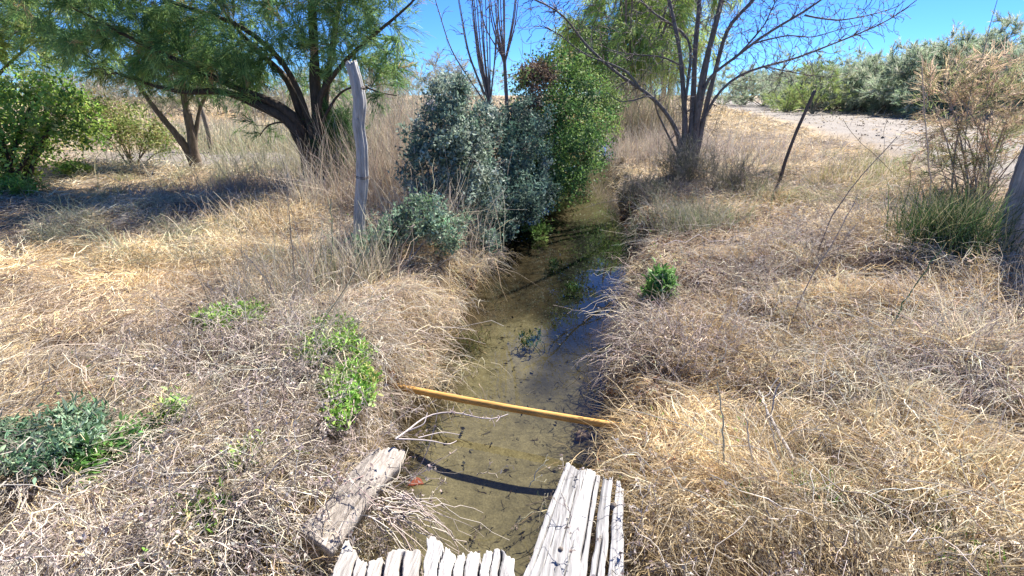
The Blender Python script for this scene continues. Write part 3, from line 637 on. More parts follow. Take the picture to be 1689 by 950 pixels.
# big leafy bush at the far left and the drooping one beside it
YG = [(.26, .42, .08), (.35, .50, .11), (.15, .27, .06), (.45, .48, .15)]
b = P3(20, 330, 7.6); b[2] = H(b[0], b[1])
shrub('leafy_bush', 'bright green leafy bush hiding a dark trunk at the far left', 'bush', b,
      [(P3(40, 190, 7.8), (1.0, .9, .65)), (P3(110, 200, 7.9), (.6, .7, .5)), (P3(-60, 220, 7.6), (1., .9, .9)), (P3(20, 260, 7.4), (.5, .5, .4)), (P3(60, 160, 8), (.7, .7, .35)), (P3(-40, 300, 7.4), (.5, .5, .4))],
      420, 13000, .06, .03, YG, [3, 3, 2, 1.5], stem_col=(.09, .07, .055), nstems=12, r0=.05, scatter=.07)
b = P3(215, 250, 11); b[2] = H(b[0], b[1])
shrub('drooping_bush', 'yellow-green drooping bush between the leafy bush and the smaller feathery tree', 'bush', b,
      [(P3(190, 205, 11), (.6, .7, .45)), (P3(235, 215, 11.2), (.7, .7, .4)), (P3(160, 190, 10.6), (.4, .5, .4)), (P3(250, 235, 11), (.4, .4, .3))], 260, 6000, .06, .024,
      [(.25, .33, .09), (.36, .40, .14), (.4, .33, .16), (.15, .22, .06)], None, stem_col=(.3, .23, .16), nstems=10, r0=.02, scatter=.07)
for lab, px, py, s in (('low sprig of green leaves on the grass beneath the leafy bush', 45, 335, 7.0), ('small green weed patch in the shade near the trodden path', 130, 300, 9.0)):
    b = P3(px, py, s); b[2] = H(b[0], b[1])
    shrub('green_weed', lab, 'weed', b, [(b+UP*.1, (.35, .3, .12))], 60, 900, .06, .02, YG, None, nstems=6, r0=.006, scatter=.03)

# slanting young trunk and the leaning board far left
b = T(350, 250); s0 = float(np.dot(b, FW))
mb = limb_mesh([(np.array([b-UP*.05, A(343, 215, s0), A(333, 180, s0), A(322, 150, s0), A(318, 110, s0)]), .07, .035)], (.27, .23, .19), 14, 7)
single('dead_tree', mb, M_BARK, b, 'thin slanting bare trunk behind the smaller feathery tree', 'dead tree', smooth=True)

b = T(300, 252); s0 = float(np.dot(b, FW)); mb = MB(); q0, q1 = b+UP*.02, A(287, 236, s0)
sd1, th1 = nrm(FW*1.0+RT*.3)*.09, UP*.03; V = [q+e*sd1+f*th1 for q in (q0, (q0+q1)/2+UP*.01, q1) for e, f in ((-1, -1), (1, -1), (1, 1), (-1, 1))]
mb.add(V, [[i*4+j, i*4+(j+1) % 4, i*4+4+(j+1) % 4, i*4+4+j] for i in range(2) for j in range(4)]+[[0, 3, 2, 1], [8, 9, 10, 11]], (.50, .36, .31))
single('wooden_board', mb, M_BARK, b, 'short faded board propped on the ground left of the smaller feathery tree', 'board')

# far left skyline shrubs and trees
def far_shrub(name, label, cat, px, s, hgt, wid, cols, group, n=420, trunk=(.22, .19, .16), feathery=True, W=.02, L=.45):
    q = P3(px, 160, s); q[2] = H(q[0], q[1])-.05
    lobes = []
    for k in range(8):
        lobes.append((q+RT*rng.normal()*wid*.45+FW*rng.normal()*wid*.35+UP*hgt*(.2+.52*rng.random()), (wid*.46, wid*.42, hgt*.28)))
    return shrub(name, label, cat, q, lobes, 130, n, L, W, cols, None, group, stem_col=trunk, nstems=9, r0=.04, feathery=feathery, per=14, r_twig=.006, spread=.4, droop=-.12, shell=.25, up=.5)
DUN = [(.30, .29, .20), (.24, .25, .17), (.36, .32, .24)]
for lab, px, s_, w_, cc_ in (('long belt of dun brush crossing the left field behind the trodden path', 150, 19, 5, ((.42, .37, .28), (.5, .44, .33))), ('grey-green brush belt beyond the smaller feathery tree', 330, 17, 3, ((.34, .35, .24), (.46, .42, .31))),
                     ('greenish brush belt beyond the large feathery tree', 480, 15, 2.4, ((.33, .35, .2), (.46, .42, .29)))):
    brush(lab, px, 200, s_, 2200, .75, cc_, .014, .6, w_*.8)
gL = 'pale scrub along the far side of the left field'
for px, s, hh, w in ((120, 34, 2.4, 2.6), (60, 30, 2.6, 2.2), (190, 38, 3.0, 3), (260, 36, 3.0, 3), (330, 34, 2.6, 3.2), (400, 38, 3.2, 3.2), (465, 30, 2.8, 2.2), (560, 36, 3.4, 2.8), (610, 30, 3.6, 2.4), (660, 26, 3.2, 2.0),
                    (90, 42, 3.6, 4), (160, 46, 3.8, 4), (230, 50, 4.2, 4.5), (300, 44, 3.6, 4), (370, 48, 4.2, 4.5), (430, 44, 4.0, 4), (500, 40, 4.0, 4), (530, 32, 3.0, 3), (700, 34, 4.2, 2.6), (735, 28, 3.6, 1.8), (780, 36, 4.0, 3.0)):
    far_shrub('field_shrub', 'pale dun scrub bush on the skyline beyond the left field', 'bush', px, s, hh, w, DUN, gL, 330, (.34, .29, .24))

# bare upright saplings behind the shrubs
def fan(label, base, trunk_top, n, tips, r, col=(.23, .185, .17)):
    th = thing('bare_sapling', label, 'sapling', base); mains = [(np.array([base-UP*.05, (base+trunk_top)/2+RT*.03, trunk_top]), r, r*.6)]
    for k in range(n):
        tp = tips[k % len(tips)]+RT*rng.normal()*.12+FW*rng.normal()*.25+UP*rng.normal()*.3
        m = trunk_top*.6+tp*.4+RT*(tp-trunk_top).dot(RT)*.25
        mains.append((np.array([trunk_top-UP*.1*rng.random(), m, tp]), r*.33, .004))
    part('trunk', limb_mesh(mains, col, 16, 6, .04), M_BARK, th, True)
    tips2 = np.array([m[0][-1]*(1-f)+m[0][1]*f+rng.normal(size=3)*np.array([.16, .16, .25]) for m in mains[1:] for f in rng.random(14)])
    tw, rd = grow(mains[1:], tips2, 5, .006, .0028, 1.2, .05); mb = MB(); tubes(mb, tw, rd, mixc(len(tw), [col], None, .15), 3); part('twigs', mb, M_STEM, th)
s = 8.3; b = P3(838, 250, s); b[2] = .4
fan('bare sapling with one trunk splitting into upright whips above the ivy thicket', b, P3(832, 98, s), 11, [P3(x, -60, s) for x in (800, 812, 822, 835, 845, 858, 870)], .045)
s = 7.7; b = P3(800, 260, s); b[2] = .4
fan('bare sapling of many slender upright whips behind the silvery shrub', b, P3(808, 170, s), 15, [P3(x, -40-abs(x-790), s) for x in (742, 765, 775, 785, 792, 800, 808, 820)], .042)

# willow and pale trees behind, over the end of the ditch
def willow(label, px, s, hgt, wid, ntuft, cols):
    q = P3(px, 170, s); q[2] = H(q[0], q[1]); th = thing('willow_tree', label, 'tree', q)
    mains = []
    for k in range(8):
        a = rng.normal(size=2)*wid*.3
        mains.append((np.array([q+RT*rng.normal()*.15-UP*.1, q+RT*a[0]*.4+FW*a[1]*.4+UP*hgt*.35, q+RT*a[0]+FW*a[1]+UP*hgt*(.8+.15*rng.random())]), .13, .03))
    part('trunk', limb_mesh(mains, (.2, .17, .13), 14, 6), M_BARK, th, True)
    lob = [(q+RT*rng.normal()*wid*.32+FW*rng.normal()*wid*.3+UP*hgt*(.28+.62*rng.random()), (wid*.32, wid*.32, hgt*.15)) for k in range(15)]
    tips, _ = in_lobes(380, lob); tw, rd = grow(mains, tips, 5, .03, .008, .8, .05)
    mb = MB(); tubes(mb, tw, rd, mixc(len(tw), [(.26, .22, .14)], None), 3); part('twigs', mb, M_STEM, th)
    mb = MB(); spray(mb, tw, ntuft, 12, .8, .024, cols, None, .7, .3, .4); part('crown', mb, M_FEATHER, th)
WIL = [(.38, .50, .14), (.46, .56, .19), (.28, .38, .11)]
willow('tall yellow-green willow beyond the end of the ditch', 1035, 27, 8.2, 4.6, 3600, WIL)
willow('lower pale green willow just right of the tall one, behind the bare tree', 1095, 33, 7.0, 4.0, 1500, WIL)
b = P3(1045, 185, 20); b[2] = H(b[0], b[1])
brush('tall brown brush at the foot of the tall willow', 1050, 185, 19, 1700, 2.2, ((.30, .25, .18), (.4, .33, .24), (.2, .2, .12)), .014, .3, 1.0)
brush('grey dry brush on the right bank between the willow and the bare tree', 1075, 215, 13.5, 1500, .9, ((.42, .36, .30), (.5, .43, .35)), .009, .35, .9)
brush('grey dry brush standing right behind the bare tree', 1215, 215, 11.5, 1100, .5, ((.40, .35, .31), (.5, .45, .4)), .008, .45, 1.0)

# green thicket across the dirt track
gR = 'grey-green shrubs in the thicket across the dirt track'
SAGE = [(.33, .40, .27), (.39, .45, .32), (.27, .34, .22), (.44, .47, .36)]
for px, s, hh, w in ((1190, 66, 5.5, 4.5), (1225, 60, 5.0, 4.2), (1262, 55, 4.6, 4.0), (1300, 50, 4.2, 3.4), (1330, 46, 4.4, 3.2), (1360, 43, 3.9, 3.0), (1392, 40, 4.2, 3.0), (1425, 37, 4.0, 2.7), (1458, 35, 4.2, 2.6), (1492, 33, 4.1, 2.6),
                     (1525, 31, 4.3, 2.5), (1560, 29, 4.6, 2.5), (1600, 27.5, 4.6, 2.5), (1645, 26, 4.9, 2.6), (1690, 24.5, 4.8, 2.6), (1740, 23.5, 4.5, 2.5), (1375, 40, 3.8, 3), (1408, 38, 4.0, 3), (1442, 36, 3.9, 2.8), (1475, 33.5, 4.0, 2.8), (1508, 32, 4.1, 2.8), (1542, 30, 4.4, 2.8), (1580, 28, 4.5, 2.8), (1622, 27, 4.6, 2.8), (1410, 52, 5.6, 4), (1480, 46, 5.4, 4), (1560, 40, 6.2, 4), (1640, 36, 6.0, 3.6), (1340, 60, 5.5, 4.5)):
    far_shrub('thicket_shrub', 'grey-green feathery shrub in the thicket beyond the dirt track', 'shrub', px, s, hh*.86, w*1.25, SAGE, gR, 1700, (.24, .21, .18), W=.026, L=.42)
for lab, px, s, hh, w in (('pale yellow-green young tree standing in front of the thicket across the track', 1345, 33, 4.3, 1.5), ('small bright green bush at the left foot of the thicket across the track', 1300, 36, 2.0, 1.6)):
    far_shrub('young_tree', lab, 'tree', px, s, hh, w, [(.24, .33, .10), (.32, .38, .14)], None, 300, (.3, .27, .2), W=.022, L=.4)

mb = MB(); n = 1500; yy = 12+rng.random(n)**1.3*34; xx = 9.6+(yy-15)*.135+.5*np.sin(yy*.07)+rng.normal(size=n)*1.9; rs = .012+.035*rng.random(n)**3
C_ = np.stack([xx, yy, height(xx, yy)+rs*.4], 1); leaves(mb, C_, rdir(n)*np.array([1, 1, .3]), rs*2.4, rs*2, mixc(n, [(.25, .22, .19), (.36, .32, .28), (.16, .14, .12)], None, .2), .5)
single('track_gravel', mb, M_BARK, (0, 0, 0), kind='stuff')
# clods on the berm across the track
mb = MB(); n = 650; yy = 14+rng.random(n)**1.4*45; rx = 9.6+(yy-15)*.135+.5*np.sin(yy*.07); xx = rx+4.6+rng.normal(size=n)*.75
for k in range(n):
    r = .05+.16*rng.random()**2; c = np.array([xx[k], yy[k], H(xx[k], yy[k])+r*.3]); a = rng.random()*6.28
    v = []
    for zz, sc in ((-.6, .8), (0, 1.1), (.55, .65)):
        for j in range(6): q = a+j*math.pi/3; v.append(c+np.array([math.cos(q)*sc*r*(.8+.4*rng.random()), math.sin(q)*sc*r*(.8+.4*rng.random()), zz*r+rng.normal()*.02]))
    q = [[i*6+j, i*6+(j+1) % 6, i*6+6+(j+1) % 6, i*6+6+j] for i in range(2) for j in range(6)]+[[12, 13, 14, 15], [12, 15, 16, 17]]
    mb.add(v, q, np.array([.24, .205, .175])*(.7+.5*rng.random()))
single('earth_clods', mb, M_BARK, (0, 0, 0), kind='stuff')

# reddish dry feathery bush at the right edge and its green-stemmed neighbours
b = T(1610, 350)+0; s0 = float(np.dot(b, FW))
shrub('dry_feathery_bush', 'tall pinkish-tan dry feathery bush with upright stems near the right edge', 'bush', b,
      [(A(1600, 220, s0+.3), (.45, .5, .5)), (A(1650, 200, s0+.2), (.45, .5, .55)), (A(1560, 190, s0+.6), (.3, .4, .4)), (A(1690, 260, s0), (.4, .5, .5)), (A(1590, 290, s0), (.4, .4, .35)), (A(1540, 270, s0+.4), (.2, .3, .3)), (A(1625, 130, s0+.3), (.4, .4, .35)), (A(1560, 130, s0+.4), (.2, .3, .3))],
      420, 800, .22, .006, [(.50, .38, .27), (.55, .42, .29), (.33, .27, .15), (.25, .29, .13)], None, feathery=True, per=14, stem_col=(.42, .34, .27), nstems=26, r0=.012, spread=.25, droop=-.05)
b = T(1558, 400)
clump('dark green rush tuft with straw tips below the pinkish-tan bush', b, 1300, .62, .33, (0, 0, 0), .006, ((.07, .12, .045), (.10, .16, .06), (.05, .08, .03), (.3, .28, .16)), name='rush_tuft', cat='rush tuft', foot=.16, droop=.25)
clump('grey straw tuft hanging over the left side of the dark green rush tuft', T(1500, 375), 500, .5, .5, (0, 0, 0), .005, (GREY, STRAW, PALE), foot=.22)

# weathered posts
def post(name, label, cat, pts, r0, r1, col, notch=True, mat=None, K=60, S=30):
    base = pts[0]; mb = MB(); P = resample(pts, K); th = np.arange(S)*2*math.pi/S; tg = nrm(np.gradient(P, axis=0))
    a = nrm(np.cross(tg, FW)); bb = np.cross(tg, a); R = (r0+(r1-r0)*np.linspace(0, 1, K))
    ph = rng.random(3)*6; V = []
    for i in range(K):
        rr_ = R[i]*(1+.07*np.sin(3*th+ph[0]+i*.06)+.05*np.sin(7*th+ph[1])-.16*sst(.62, .8, vnoise(np.arange(S)*.55+ph[0]*9, np.arange(S)*0+i*.05, 5))+.02*rng.normal(size=S)+.05*math.sin(i*.3+ph[2]))
        V.append(P[i]+rr_[:, None]*(a[i]*np.cos(th)[:, None]+bb[i]*np.sin(th)[:, None]))
    V = np.array(V); V[-1] += UP*(rng.normal(size=(S, 1))*.012)
    top = np.repeat((P[-1]-tg[-1]*.01)[None], S, 0)+(V[-1]-P[-1])*.15; V = np.concatenate([V, top[None]]); K += 1
    i = (np.arange(K-1)*S)[:, None]; j = np.arange(S)[None]; q = np.stack([i+j, i+(j+1) % S, i+S+(j+1) % S, i+S+j], -1)
    mb.add(V, q, col); th_ = thing(name, label, cat, base); part('shaft', mb, mat or M_POST, th_, True); return th_, P
s = 4.45; b = P3(592, 512, s); b = np.array([*b[:2], H(b[0], b[1])-.1]); s = float(np.dot(b, FW))
pw, PP = post('fence_post', 'tall crooked weathered grey post standing on the left bank', 'post',
     np.array([b, A(593, 430, s), A(592, 350, s), A(597, 300, s), A(596, 240, s), A(590, 205, s), A(594, 170, s), A(588, 135, s), A(579, 103, s)]), .054, .048, (.40, .395, .385))
c = A(598, 293, s); k = np.linspace(0, 2*math.pi, 26); mb = MB()
for dz in (0, .012): tubes(mb, np.stack([c[0]+.058*np.cos(k), c[1]+.058*np.sin(k), c[2]+dz+.006*np.sin(2*k)], 1)[None], .003, (.08, .06, .05), 5)
part('wire_wrap', mb, M_STEM, pw)
for nm, px, py, rr_ in (('knot', 598, 145, .013), ('knot', 588, 197, .016)):
    q = A(px, py, s-.05); mb = MB(); P = np.array([[q+FW*.03, q+FW*.01, q-FW*.012]]); tubes(mb, P, np.array([[rr_*1.3, rr_, rr_*.2]]), (.15, .13, .12) if px == 598 else (.45, .43, .41), 9); part(nm, mb, M_POST, pw)
b = T(1655, 405); b[2] -= .1; s = float(np.dot(b, FW))
post('fence_post', 'thick grey post cut off by the right edge of the picture', 'post', np.array([b, A(1672, 370, s), A(1692, 320, s), A(1714, 265, s), A(1745, 190, s), A(1775, 120, s)]), .12, .10, (.36, .34, .33))
b = T(1285, 300); s = float(np.dot(b, FW))
post('leaning_stake', 'thin dark stake leaning right in the dry grass between the bare tree and the track', 'stake', np.array([b-UP*.1, A(1295, 265, s), A(1312, 220, s), A(1330, 180, s), A(1344, 148, s)]), .028, .022, (.14, .115, .10), S=8, K=20)

# ------------------------------------------------------------------ planks
def plank(mb, c00, c10, c01, c11, thick, seed, jag0=.0, jag1=.03, nt=46, ns=70, cracks=(), col=(.62, .60, .58), warp=.012):
    """c00,c10 near end left/right; c01,c11 far end left/right; grain runs near -> far"""
    r = np.random.default_rng(seed); c00, c10, c01, c11 = map(np.asarray, (c00, c10, c01, c11))
    t = np.linspace(0, 1, nt); s_ = np.linspace(0, 1, ns); Ln = np.linalg.norm(c01-c00); Wd = np.linalg.norm(c10-c00)
    def jag(a): return a*(vnoise(t*2.7, t*0+seed, 6)*2.0+np.floor(vnoise(t*6, t*0+seed, 8)*3)*.3+vnoise(t*15, t*0+seed, 7)*.35+vnoise(t*40, t*0+seed, 4)*.3-1.5)/Ln
    j1, j0 = jag(jag1), jag(jag0)
    TT, SS = np.meshgrid(t, s_); S2 = SS*(1+j1[None]-j0[None])+j0[None]
    edge = .02*(fbm(S2*3, S2*0+seed, .5, 9)-.5)/max(Wd, .05); T2 = TT+edge*np.abs(TT-.5)*2
    P = (c00*(1-T2[..., None])+c10*T2[..., None])*(1-S2[..., None])+(c01*(1-T2[..., None])+c11*T2[..., None])*S2[..., None]
    drift = .05*(fbm(S2*1.2, TT*.6, .5, seed+1)-.5)
    gro = vnoise((TT+drift)*Wd*170, S2*1.3*Ln, seed)*.55+vnoise((TT+drift)*Wd*60, S2*1.6*Ln, seed+5)*.8
    z = -.006*gro+warp*(fbm(S2*Ln*2.2, TT*Wd*2, .8, seed+2)-.5)*2-.006*np.abs(TT*2-1)**6
    dark = np.clip(1.18-.5*gro*gro, .3, 1.12)
    for (tc, s0, s1, wd, dp, cv) in cracks:
        cc = tc+cv*(S2-s0)+.02*np.sin(S2*9+seed); inside = sst(s0, s0+.15, S2)*(1-sst(s1-.02, s1+.1, S2))
        w = np.exp(-((TT-cc)/wd)**4)*inside; z -= dp*w
        dark = dark*(1-.35*w)
    top = P+UP*z[..., None]; bot = P-UP*thick; n = nt*ns
    V = np.concatenate([top.reshape(-1, 3), bot.reshape(-1, 3)]); i = (np.arange(ns-1)*nt)[:, None]+np.arange(nt-1)[None]
    q = [np.stack([i, i+1, i+nt+1, i+nt], -1).reshape(-1, 4), np.stack([i, i+nt, i+nt+1, i+1], -1).reshape(-1, 4)+n]
    e = np.arange(ns-1)*nt; q.append(np.stack([e, e+nt, e+nt+n, e+n], 1)); e = e+nt-1; q.append(np.stack([e+nt, e, e+n, e+nt+n], 1))
    e = np.arange(nt-1); q.append(np.stack([e+1, e, e+n, e+1+n], 1)); e = e+(ns-1)*nt; q.append(np.stack([e, e+1, e+1+n, e+n], 1))
    cl = np.asarray(col)*(dark.ravel()*(.88+.24*vnoise(TT*6, SS*2, seed+7).ravel()))[:, None]
    mb.add(V, np.concatenate(q), np.concatenate([cl, cl*.8]))
WH = (.46, .455, .46)
zt = .43
def g(px, py, z=zt): return G(px, py, z)
base = g(950, 900); th = thing('weathered_plank', 'bleached grey split plank bridging the ditch at the lower right', 'plank', base); PLK = th
mb = MB(); plank(mb, g(838, 1020), g(952, 1040), g(933, 762), g(990, 782), .075, 3, 0, .012, 70, 100, [(.86, .3, .95, .02, .03, .05), (.10, .2, .9, .012, .015, .02), (.45, .35, .8, .007, .02, .06), (.28, .0, .5, .006, .015, -.04), (.66, .1, .45, .006, .015, .03), (.6, .75, 1, .006, .02, .02)], WH); part('board', mb, M_GREYWOOD, th)
mb = MB(); plank(mb, g(956, 1040), g(985, 1040), g(996, 787), g(1012, 790), .07, 4, 0, .02, 22, 80, [(.5, .1, .5, .06, .02, .1)], WH); part('splinter', mb, M_GREYWOOD, th)
mb = MB(); plank(mb, g(992, 1040), g(1026, 1040), g(1017, 795), g(1030, 802), .07, 6, 0, .02, 24, 80, [], WH); part('splinter', mb, M_GREYWOOD, th)
mb = MB(); plank(mb, g(685, 1060), g(862, 1060), g(702, 898), g(846, 912), .07, 11, 0, .045, 80, 60, [(.30, .1, 1, .01, .05, .05), (.16, .4, 1, .008, .03, .04), (.47, .3, 1, .008, .04, -.03), (.73, .2, 1, .007, .03, .02), (.62, .5, 1, .012, .06, .0), (.84, .3, 1, .01, .05, .0)], (.56, .55, .55))
single('weathered_plank', mb, M_GREYWOOD, g(770, 1000), 'bleached plank with a jagged end over the water, bottom centre', 'plank')
mb = MB(); plank(mb, g(500, 1060), g(672, 1060), g(566, 893), g(690, 925), .07, 15, 0, .05, 70, 60, [(.2, .3, 1, .01, .04, .05), (.38, .5, 1, .008, .03, .03), (.55, .2, 1, .02, .05, .05), (.8, .4, 1, .02, .05, 0)], (.47, .445, .42))
single('weathered_plank', mb, M_GREYWOOD, g(600, 1000), 'beige split plank left of the jagged bleached plank at the bottom', 'plank')
th = thing('weathered_beam', 'pale beige rotten beam sloping out of the left bank toward the ditch', 'beam', g(590, 820, .45))
mb = MB(); plank(mb, G(492, 868, .33), G(545, 905, .31), G(620, 740, .42), G(657, 764, .39), .055, 21, 0, .09, 44, 80, [(.72, .0, .5, .03, .03, .05), (.35, .3, .9, .015, .012, .03)], (.44, .395, .35), .02); part('board', mb, M_GREYWOOD, th)

for px, py, rr_ in ((1012, 832, .012), (925, 905, .009)):
    q = g(px, py); mb = MB(); tubes(mb, np.array([[q-UP*.02, q+UP*.001, q+UP*.004]]), np.array([[rr_*1.2, rr_, rr_*.15]]), (.22, .19, .17), 10); o = part('knot', mb, M_BARK, PLK, True)
# ------------------------------------------------------------------ yellow wooden pole
pa, pb = G(636, 634, .18), G(1052, 708, .18); mb = MB(); K = 30
P = np.array([pa*(1-t)+pb*t+UP*(-.012*math.sin(t*math.pi)) for t in np.linspace(0, 1, K)])
tubes(mb, P[None], .0215, (.62, .36, .115), 18)
for e, d in ((P[0], P[0]-P[1]), (P[-1], P[-1]-P[-2])):
    tubes(mb, np.array([[e, e+nrm(d)*.004, e+nrm(d)*.005]]), np.array([[.0215, .019, .0005]]), (.5, .3, .12), 18)
single('wooden_pole', mb, M_POLE, (pa+pb)/2, 'straight yellow-brown wooden pole laid across the ditch', 'pole', smooth=True)

for lab, p_, n_ in (('matted straw draped over the low end of the beam', G(498, 878, .31), 420), ('straw fringe growing over the upper side of the beam', G(545, 795, .33), 260), ('straw lying over the left edge of the beige plank', T(540, 930), 350)):
    clump(lab, p_+UP*.03, n_, .26, 1.0, (.35, 0, 0), .004, (PALE, STRAW, GREY, MAUVE), foot=.11, droop=.6, K=7)

# ------------------------------------------------------------------ green weeds
def weed(label, px, py, size, n, cols, hgt=.14, L=.05, W=.018, base=None, ntips=70, name='green_weed'):
    b = T(px, py) if base is None else np.asarray(base, float)
    lob = [(b+UP*hgt*.7, (size[0], size[1], hgt*.7))]
    for k in range(4): lob.append((b+RT*rng.normal()*size[0]*.6+FW*rng.normal()*size[1]*.6+UP*hgt*.5, (size[0]*.45, size[1]*.45, hgt*.6)))
    return shrub(name, label, 'weed', b, lob, ntips, n, L, W, cols, None, stem_col=(.16, .2, .07), nstems=10, r0=.004, scatter=.02, r_twig=.0012, up=.5)
BG = [(.26, .47, .09), (.34, .56, .13), (.16, .32, .06), (.30, .52, .11), (.42, .58, .2), (.52, .52, .2)]
weed('bright green leafy weed on the left bank under thin dead stems', 388, 545, (.20, .16), 3200, BG, .12, .032, .013)
def drape(label, pts, n, cols, L, W):
    q = [T(x, y) for x, y in pts]; b = q[-1]
    return shrub('green_weed', label, 'weed', b, [(p+UP*.05, (.07+.03*rng.random(), .07, .06)) for p in q], 150, n, L, W, cols, None, stem_col=(.16, .2, .07), nstems=len(q), r0=.004, scatter=.025, r_twig=.0012, up=.5)
drape('long bright green weed trailing down the bank past the left end of the wooden pole', [(600, 600), (590, 630), (575, 655), (597, 668), (560, 690), (590, 705), (600, 735), (575, 745), (605, 690), (560, 640)], 6200, BG, .030, .013)
drape('bright green weed on the bank above the left end of the wooden pole', [(545, 550), (570, 560), (530, 590), (560, 595), (585, 585), (515, 600)], 3000, BG, .030, .013)
weed('small green sprig among mauve dead stems right of the bright green weed', 410, 760, (.05, .05), 220, BG, .07, .03, .013, ntips=25)
BW = [(.17, .30, .17), (.26, .39, .24), (.10, .20, .10), (.36, .47, .32)]
weed('large blue-green ferny weed spreading over the straw at the left edge', 55, 750, (.30, .17), 9000, BW, .065, .030, .009, ntips=220)
weed('blue-green ferny sprig right of the large ferny weed', 135, 715, (.14, .07), 900, BW, .09, .045, .011)
weed('small mid-green weed with dark gap beneath, lower left', 152, 792, (.07, .09), 650, [(.12, .26, .06), (.18, .36, .09)], .10, .045, .013)
weed('pair of small green rosettes above the lower left weed', 226, 738, (.08, .06), 480, [(.13, .28, .08), (.2, .38, .12)], .08, .04, .012)
weed('green sprig among mauve dead stems at the lower left', 350, 880, (.10, .12), 800, BG, .10, .035, .012)
weed('small green sprig left of the beam near the mauve stems', 285, 692, (.06, .05), 260, BG, .08, .03, .011, ntips=25)
weed('bushy bright green weed on the right bank beside the water', 1083, 492, (.13, .13), 1100, [(.13, .28, .06), (.2, .38, .11), (.28, .42, .18)], .20, .055, .016)
xc6, hw6 = chan(np.array([6.2]))
b = G(1033, 402, .03); clump('dark green water grass tuft at the right water edge below the bare tree', b, 260, .28, .7, (-.2, 0, 0), .007, ((.05, .12, .03), (.09, .19, .05)), name='water_grass', cat='water grass', foot=.10, droop=.5)
b = G(765, 548, .02); clump('olive grass tuft trailing in the water below the straw mound', b, 330, .26, .9, (.1, 0, 0), .006, ((.14, .17, .05), (.22, .22, .09), (.25, .17, .09)), name='water_grass', cat='water grass', foot=.10, droop=.5)
b = G(880, 375, .0); weed('low green plants trailing at the foot of the ivy thicket', 890, 355, (.3, .5), 900, [(.12, .22, .05), (.2, .3, .09)], .08, .05, .02, base=b)
b = G(1013, 232, .05); weed('bright green reeds at the far right edge of the ditch', 1015, 232, (.2, .5), 500, [(.12, .3, .06)], .25, .1, .03, base=b)
for lab, px, py in (('submerged green water plant in mid ditch, nearer the pole', 875, 570), ('submerged green water plant at the left, below the ivy shadow', 945, 478), ('floating pale green plant in the shaded water', 915, 440)):
    b = G(px, py, -.12); weed(lab, px, py, (.07, .10), 120, [(.10, .20, .07), (.07, .13, .05)], .05, .045, .016, base=b, ntips=22, name='water_plant')

# ------------------------------------------------------------------ dead weeds, stalks and sticks
def dead_weed(label, b, n, L, spread, lean=(0, 0, 0), cols=((.46, .39, .33), (.34, .28, .24), (.62, .54, .44)), curls=300, r=.0018, flat=.0, foot=.08, name='dead_weed'):
    b = np.asarray(b, float); th = thing(name, label, 'dead weed', b)
    a = rng.random(n)*2*math.pi; e = np.abs(rng.normal(size=n))*spread
    D = np.stack([np.cos(a)*np.sin(e), np.sin(a)*np.sin(e), np.cos(e)], 1)+np.asarray(lean, float); D[:, 2] *= (1-flat); D = nrm(D)
    P = arcs(b+np.c_[rng.normal(size=(n, 2))*foot, np.zeros(n)-.01], D, L*(.5+.7*rng.random(n)), 9, .25, .22)
    mb = MB(); cc = mixc(n, cols, None, .15); tubes(mb, P, np.linspace(1, .5, 9)[None]*r*(.6+.9*rng.random((n, 1))), cc, 4)
    m = n*5; k = rng.integers(0, n, m); j = rng.integers(2, 8, m); d = nrm(P[k, j+0]-P[k, j-1]); P2 = arcs(P[k, j], nrm(d+rdir(m)*.7), L*.22*(.4+.8*rng.random(m)), 5, .1, .25)
    tubes(mb, P2, r*.55, cc[k], 3); part('stems', mb, M_STEM, th)
    if curls:
        k = rng.integers(0, m, curls); j = rng.integers(1, 5, curls); mb = MB()
        leaves(mb, P2[k, j], rdir(curls), .010+.014*rng.random(curls), .007+.006*rng.random(curls), mixc(curls, [(.55, .49, .44), (.42, .35, .31), (.25, .2, .18)], None, .15), .5); part('seed_heads', mb, M_LEAF, th)
    return th
for lab, px, py, n, L, sp, cu in (
    ('mauve-grey tangle of dead stems left of the bright green bank weed', 330, 610, 130, .45, .9, 900), ('mauve-grey tangle of dead stems below the bright green weed', 450, 690, 150, .42, 1.0, 1300),
    ('mauve-grey tangle of dead stems covering the beam', 470, 800, 150, .36, 1.1, 1500), ('dead stems with curled seed heads at the bottom left', 300, 900, 160, .36, 1.1, 1600),
    ('dead stems lying across the bottom left corner', 150, 900, 130, .34, 1.1, 900), ('dead stems with curled leaves spilling over the beige plank', 560, 905, 90, .26, 1.0, 900),
    ('grey curled weed lying on the lower end of the split plank', 950, 935, 60, .20, 1.0, 500), ('grey curled weed beside the split plank', 1075, 925, 80, .3, .9, 500),
    ('mauve dead stems beneath the tall stalks on the left bank', 455, 600, 120, .5, .7, 500), ('grey dead tangle on the right bank below the bare tree', 1240, 470, 200, .5, 1.0, 700),
    ('grey dead tangle on the right bank above the leaning stick', 1180, 590, 190, .45, 1.0, 500), ('dark dead tangle in the hollow right of the green weed', 1130, 560, 140, .4, 1.0, 400),
    ('grey dead tangle beside the lower right straw', 1420, 600, 200, .5, 1.0, 300), ('pale dead stems lying over the right edge straw', 1580, 620, 200, .5, 1.0, 200),
    ('brown dead tangle by the far side of the right straw', 1330, 400, 200, .5, .9, 900)):
    dead_weed(lab, T(px, py)+UP*.02, int(n*.8), L, sp, curls=cu, flat=.55, foot=.22)
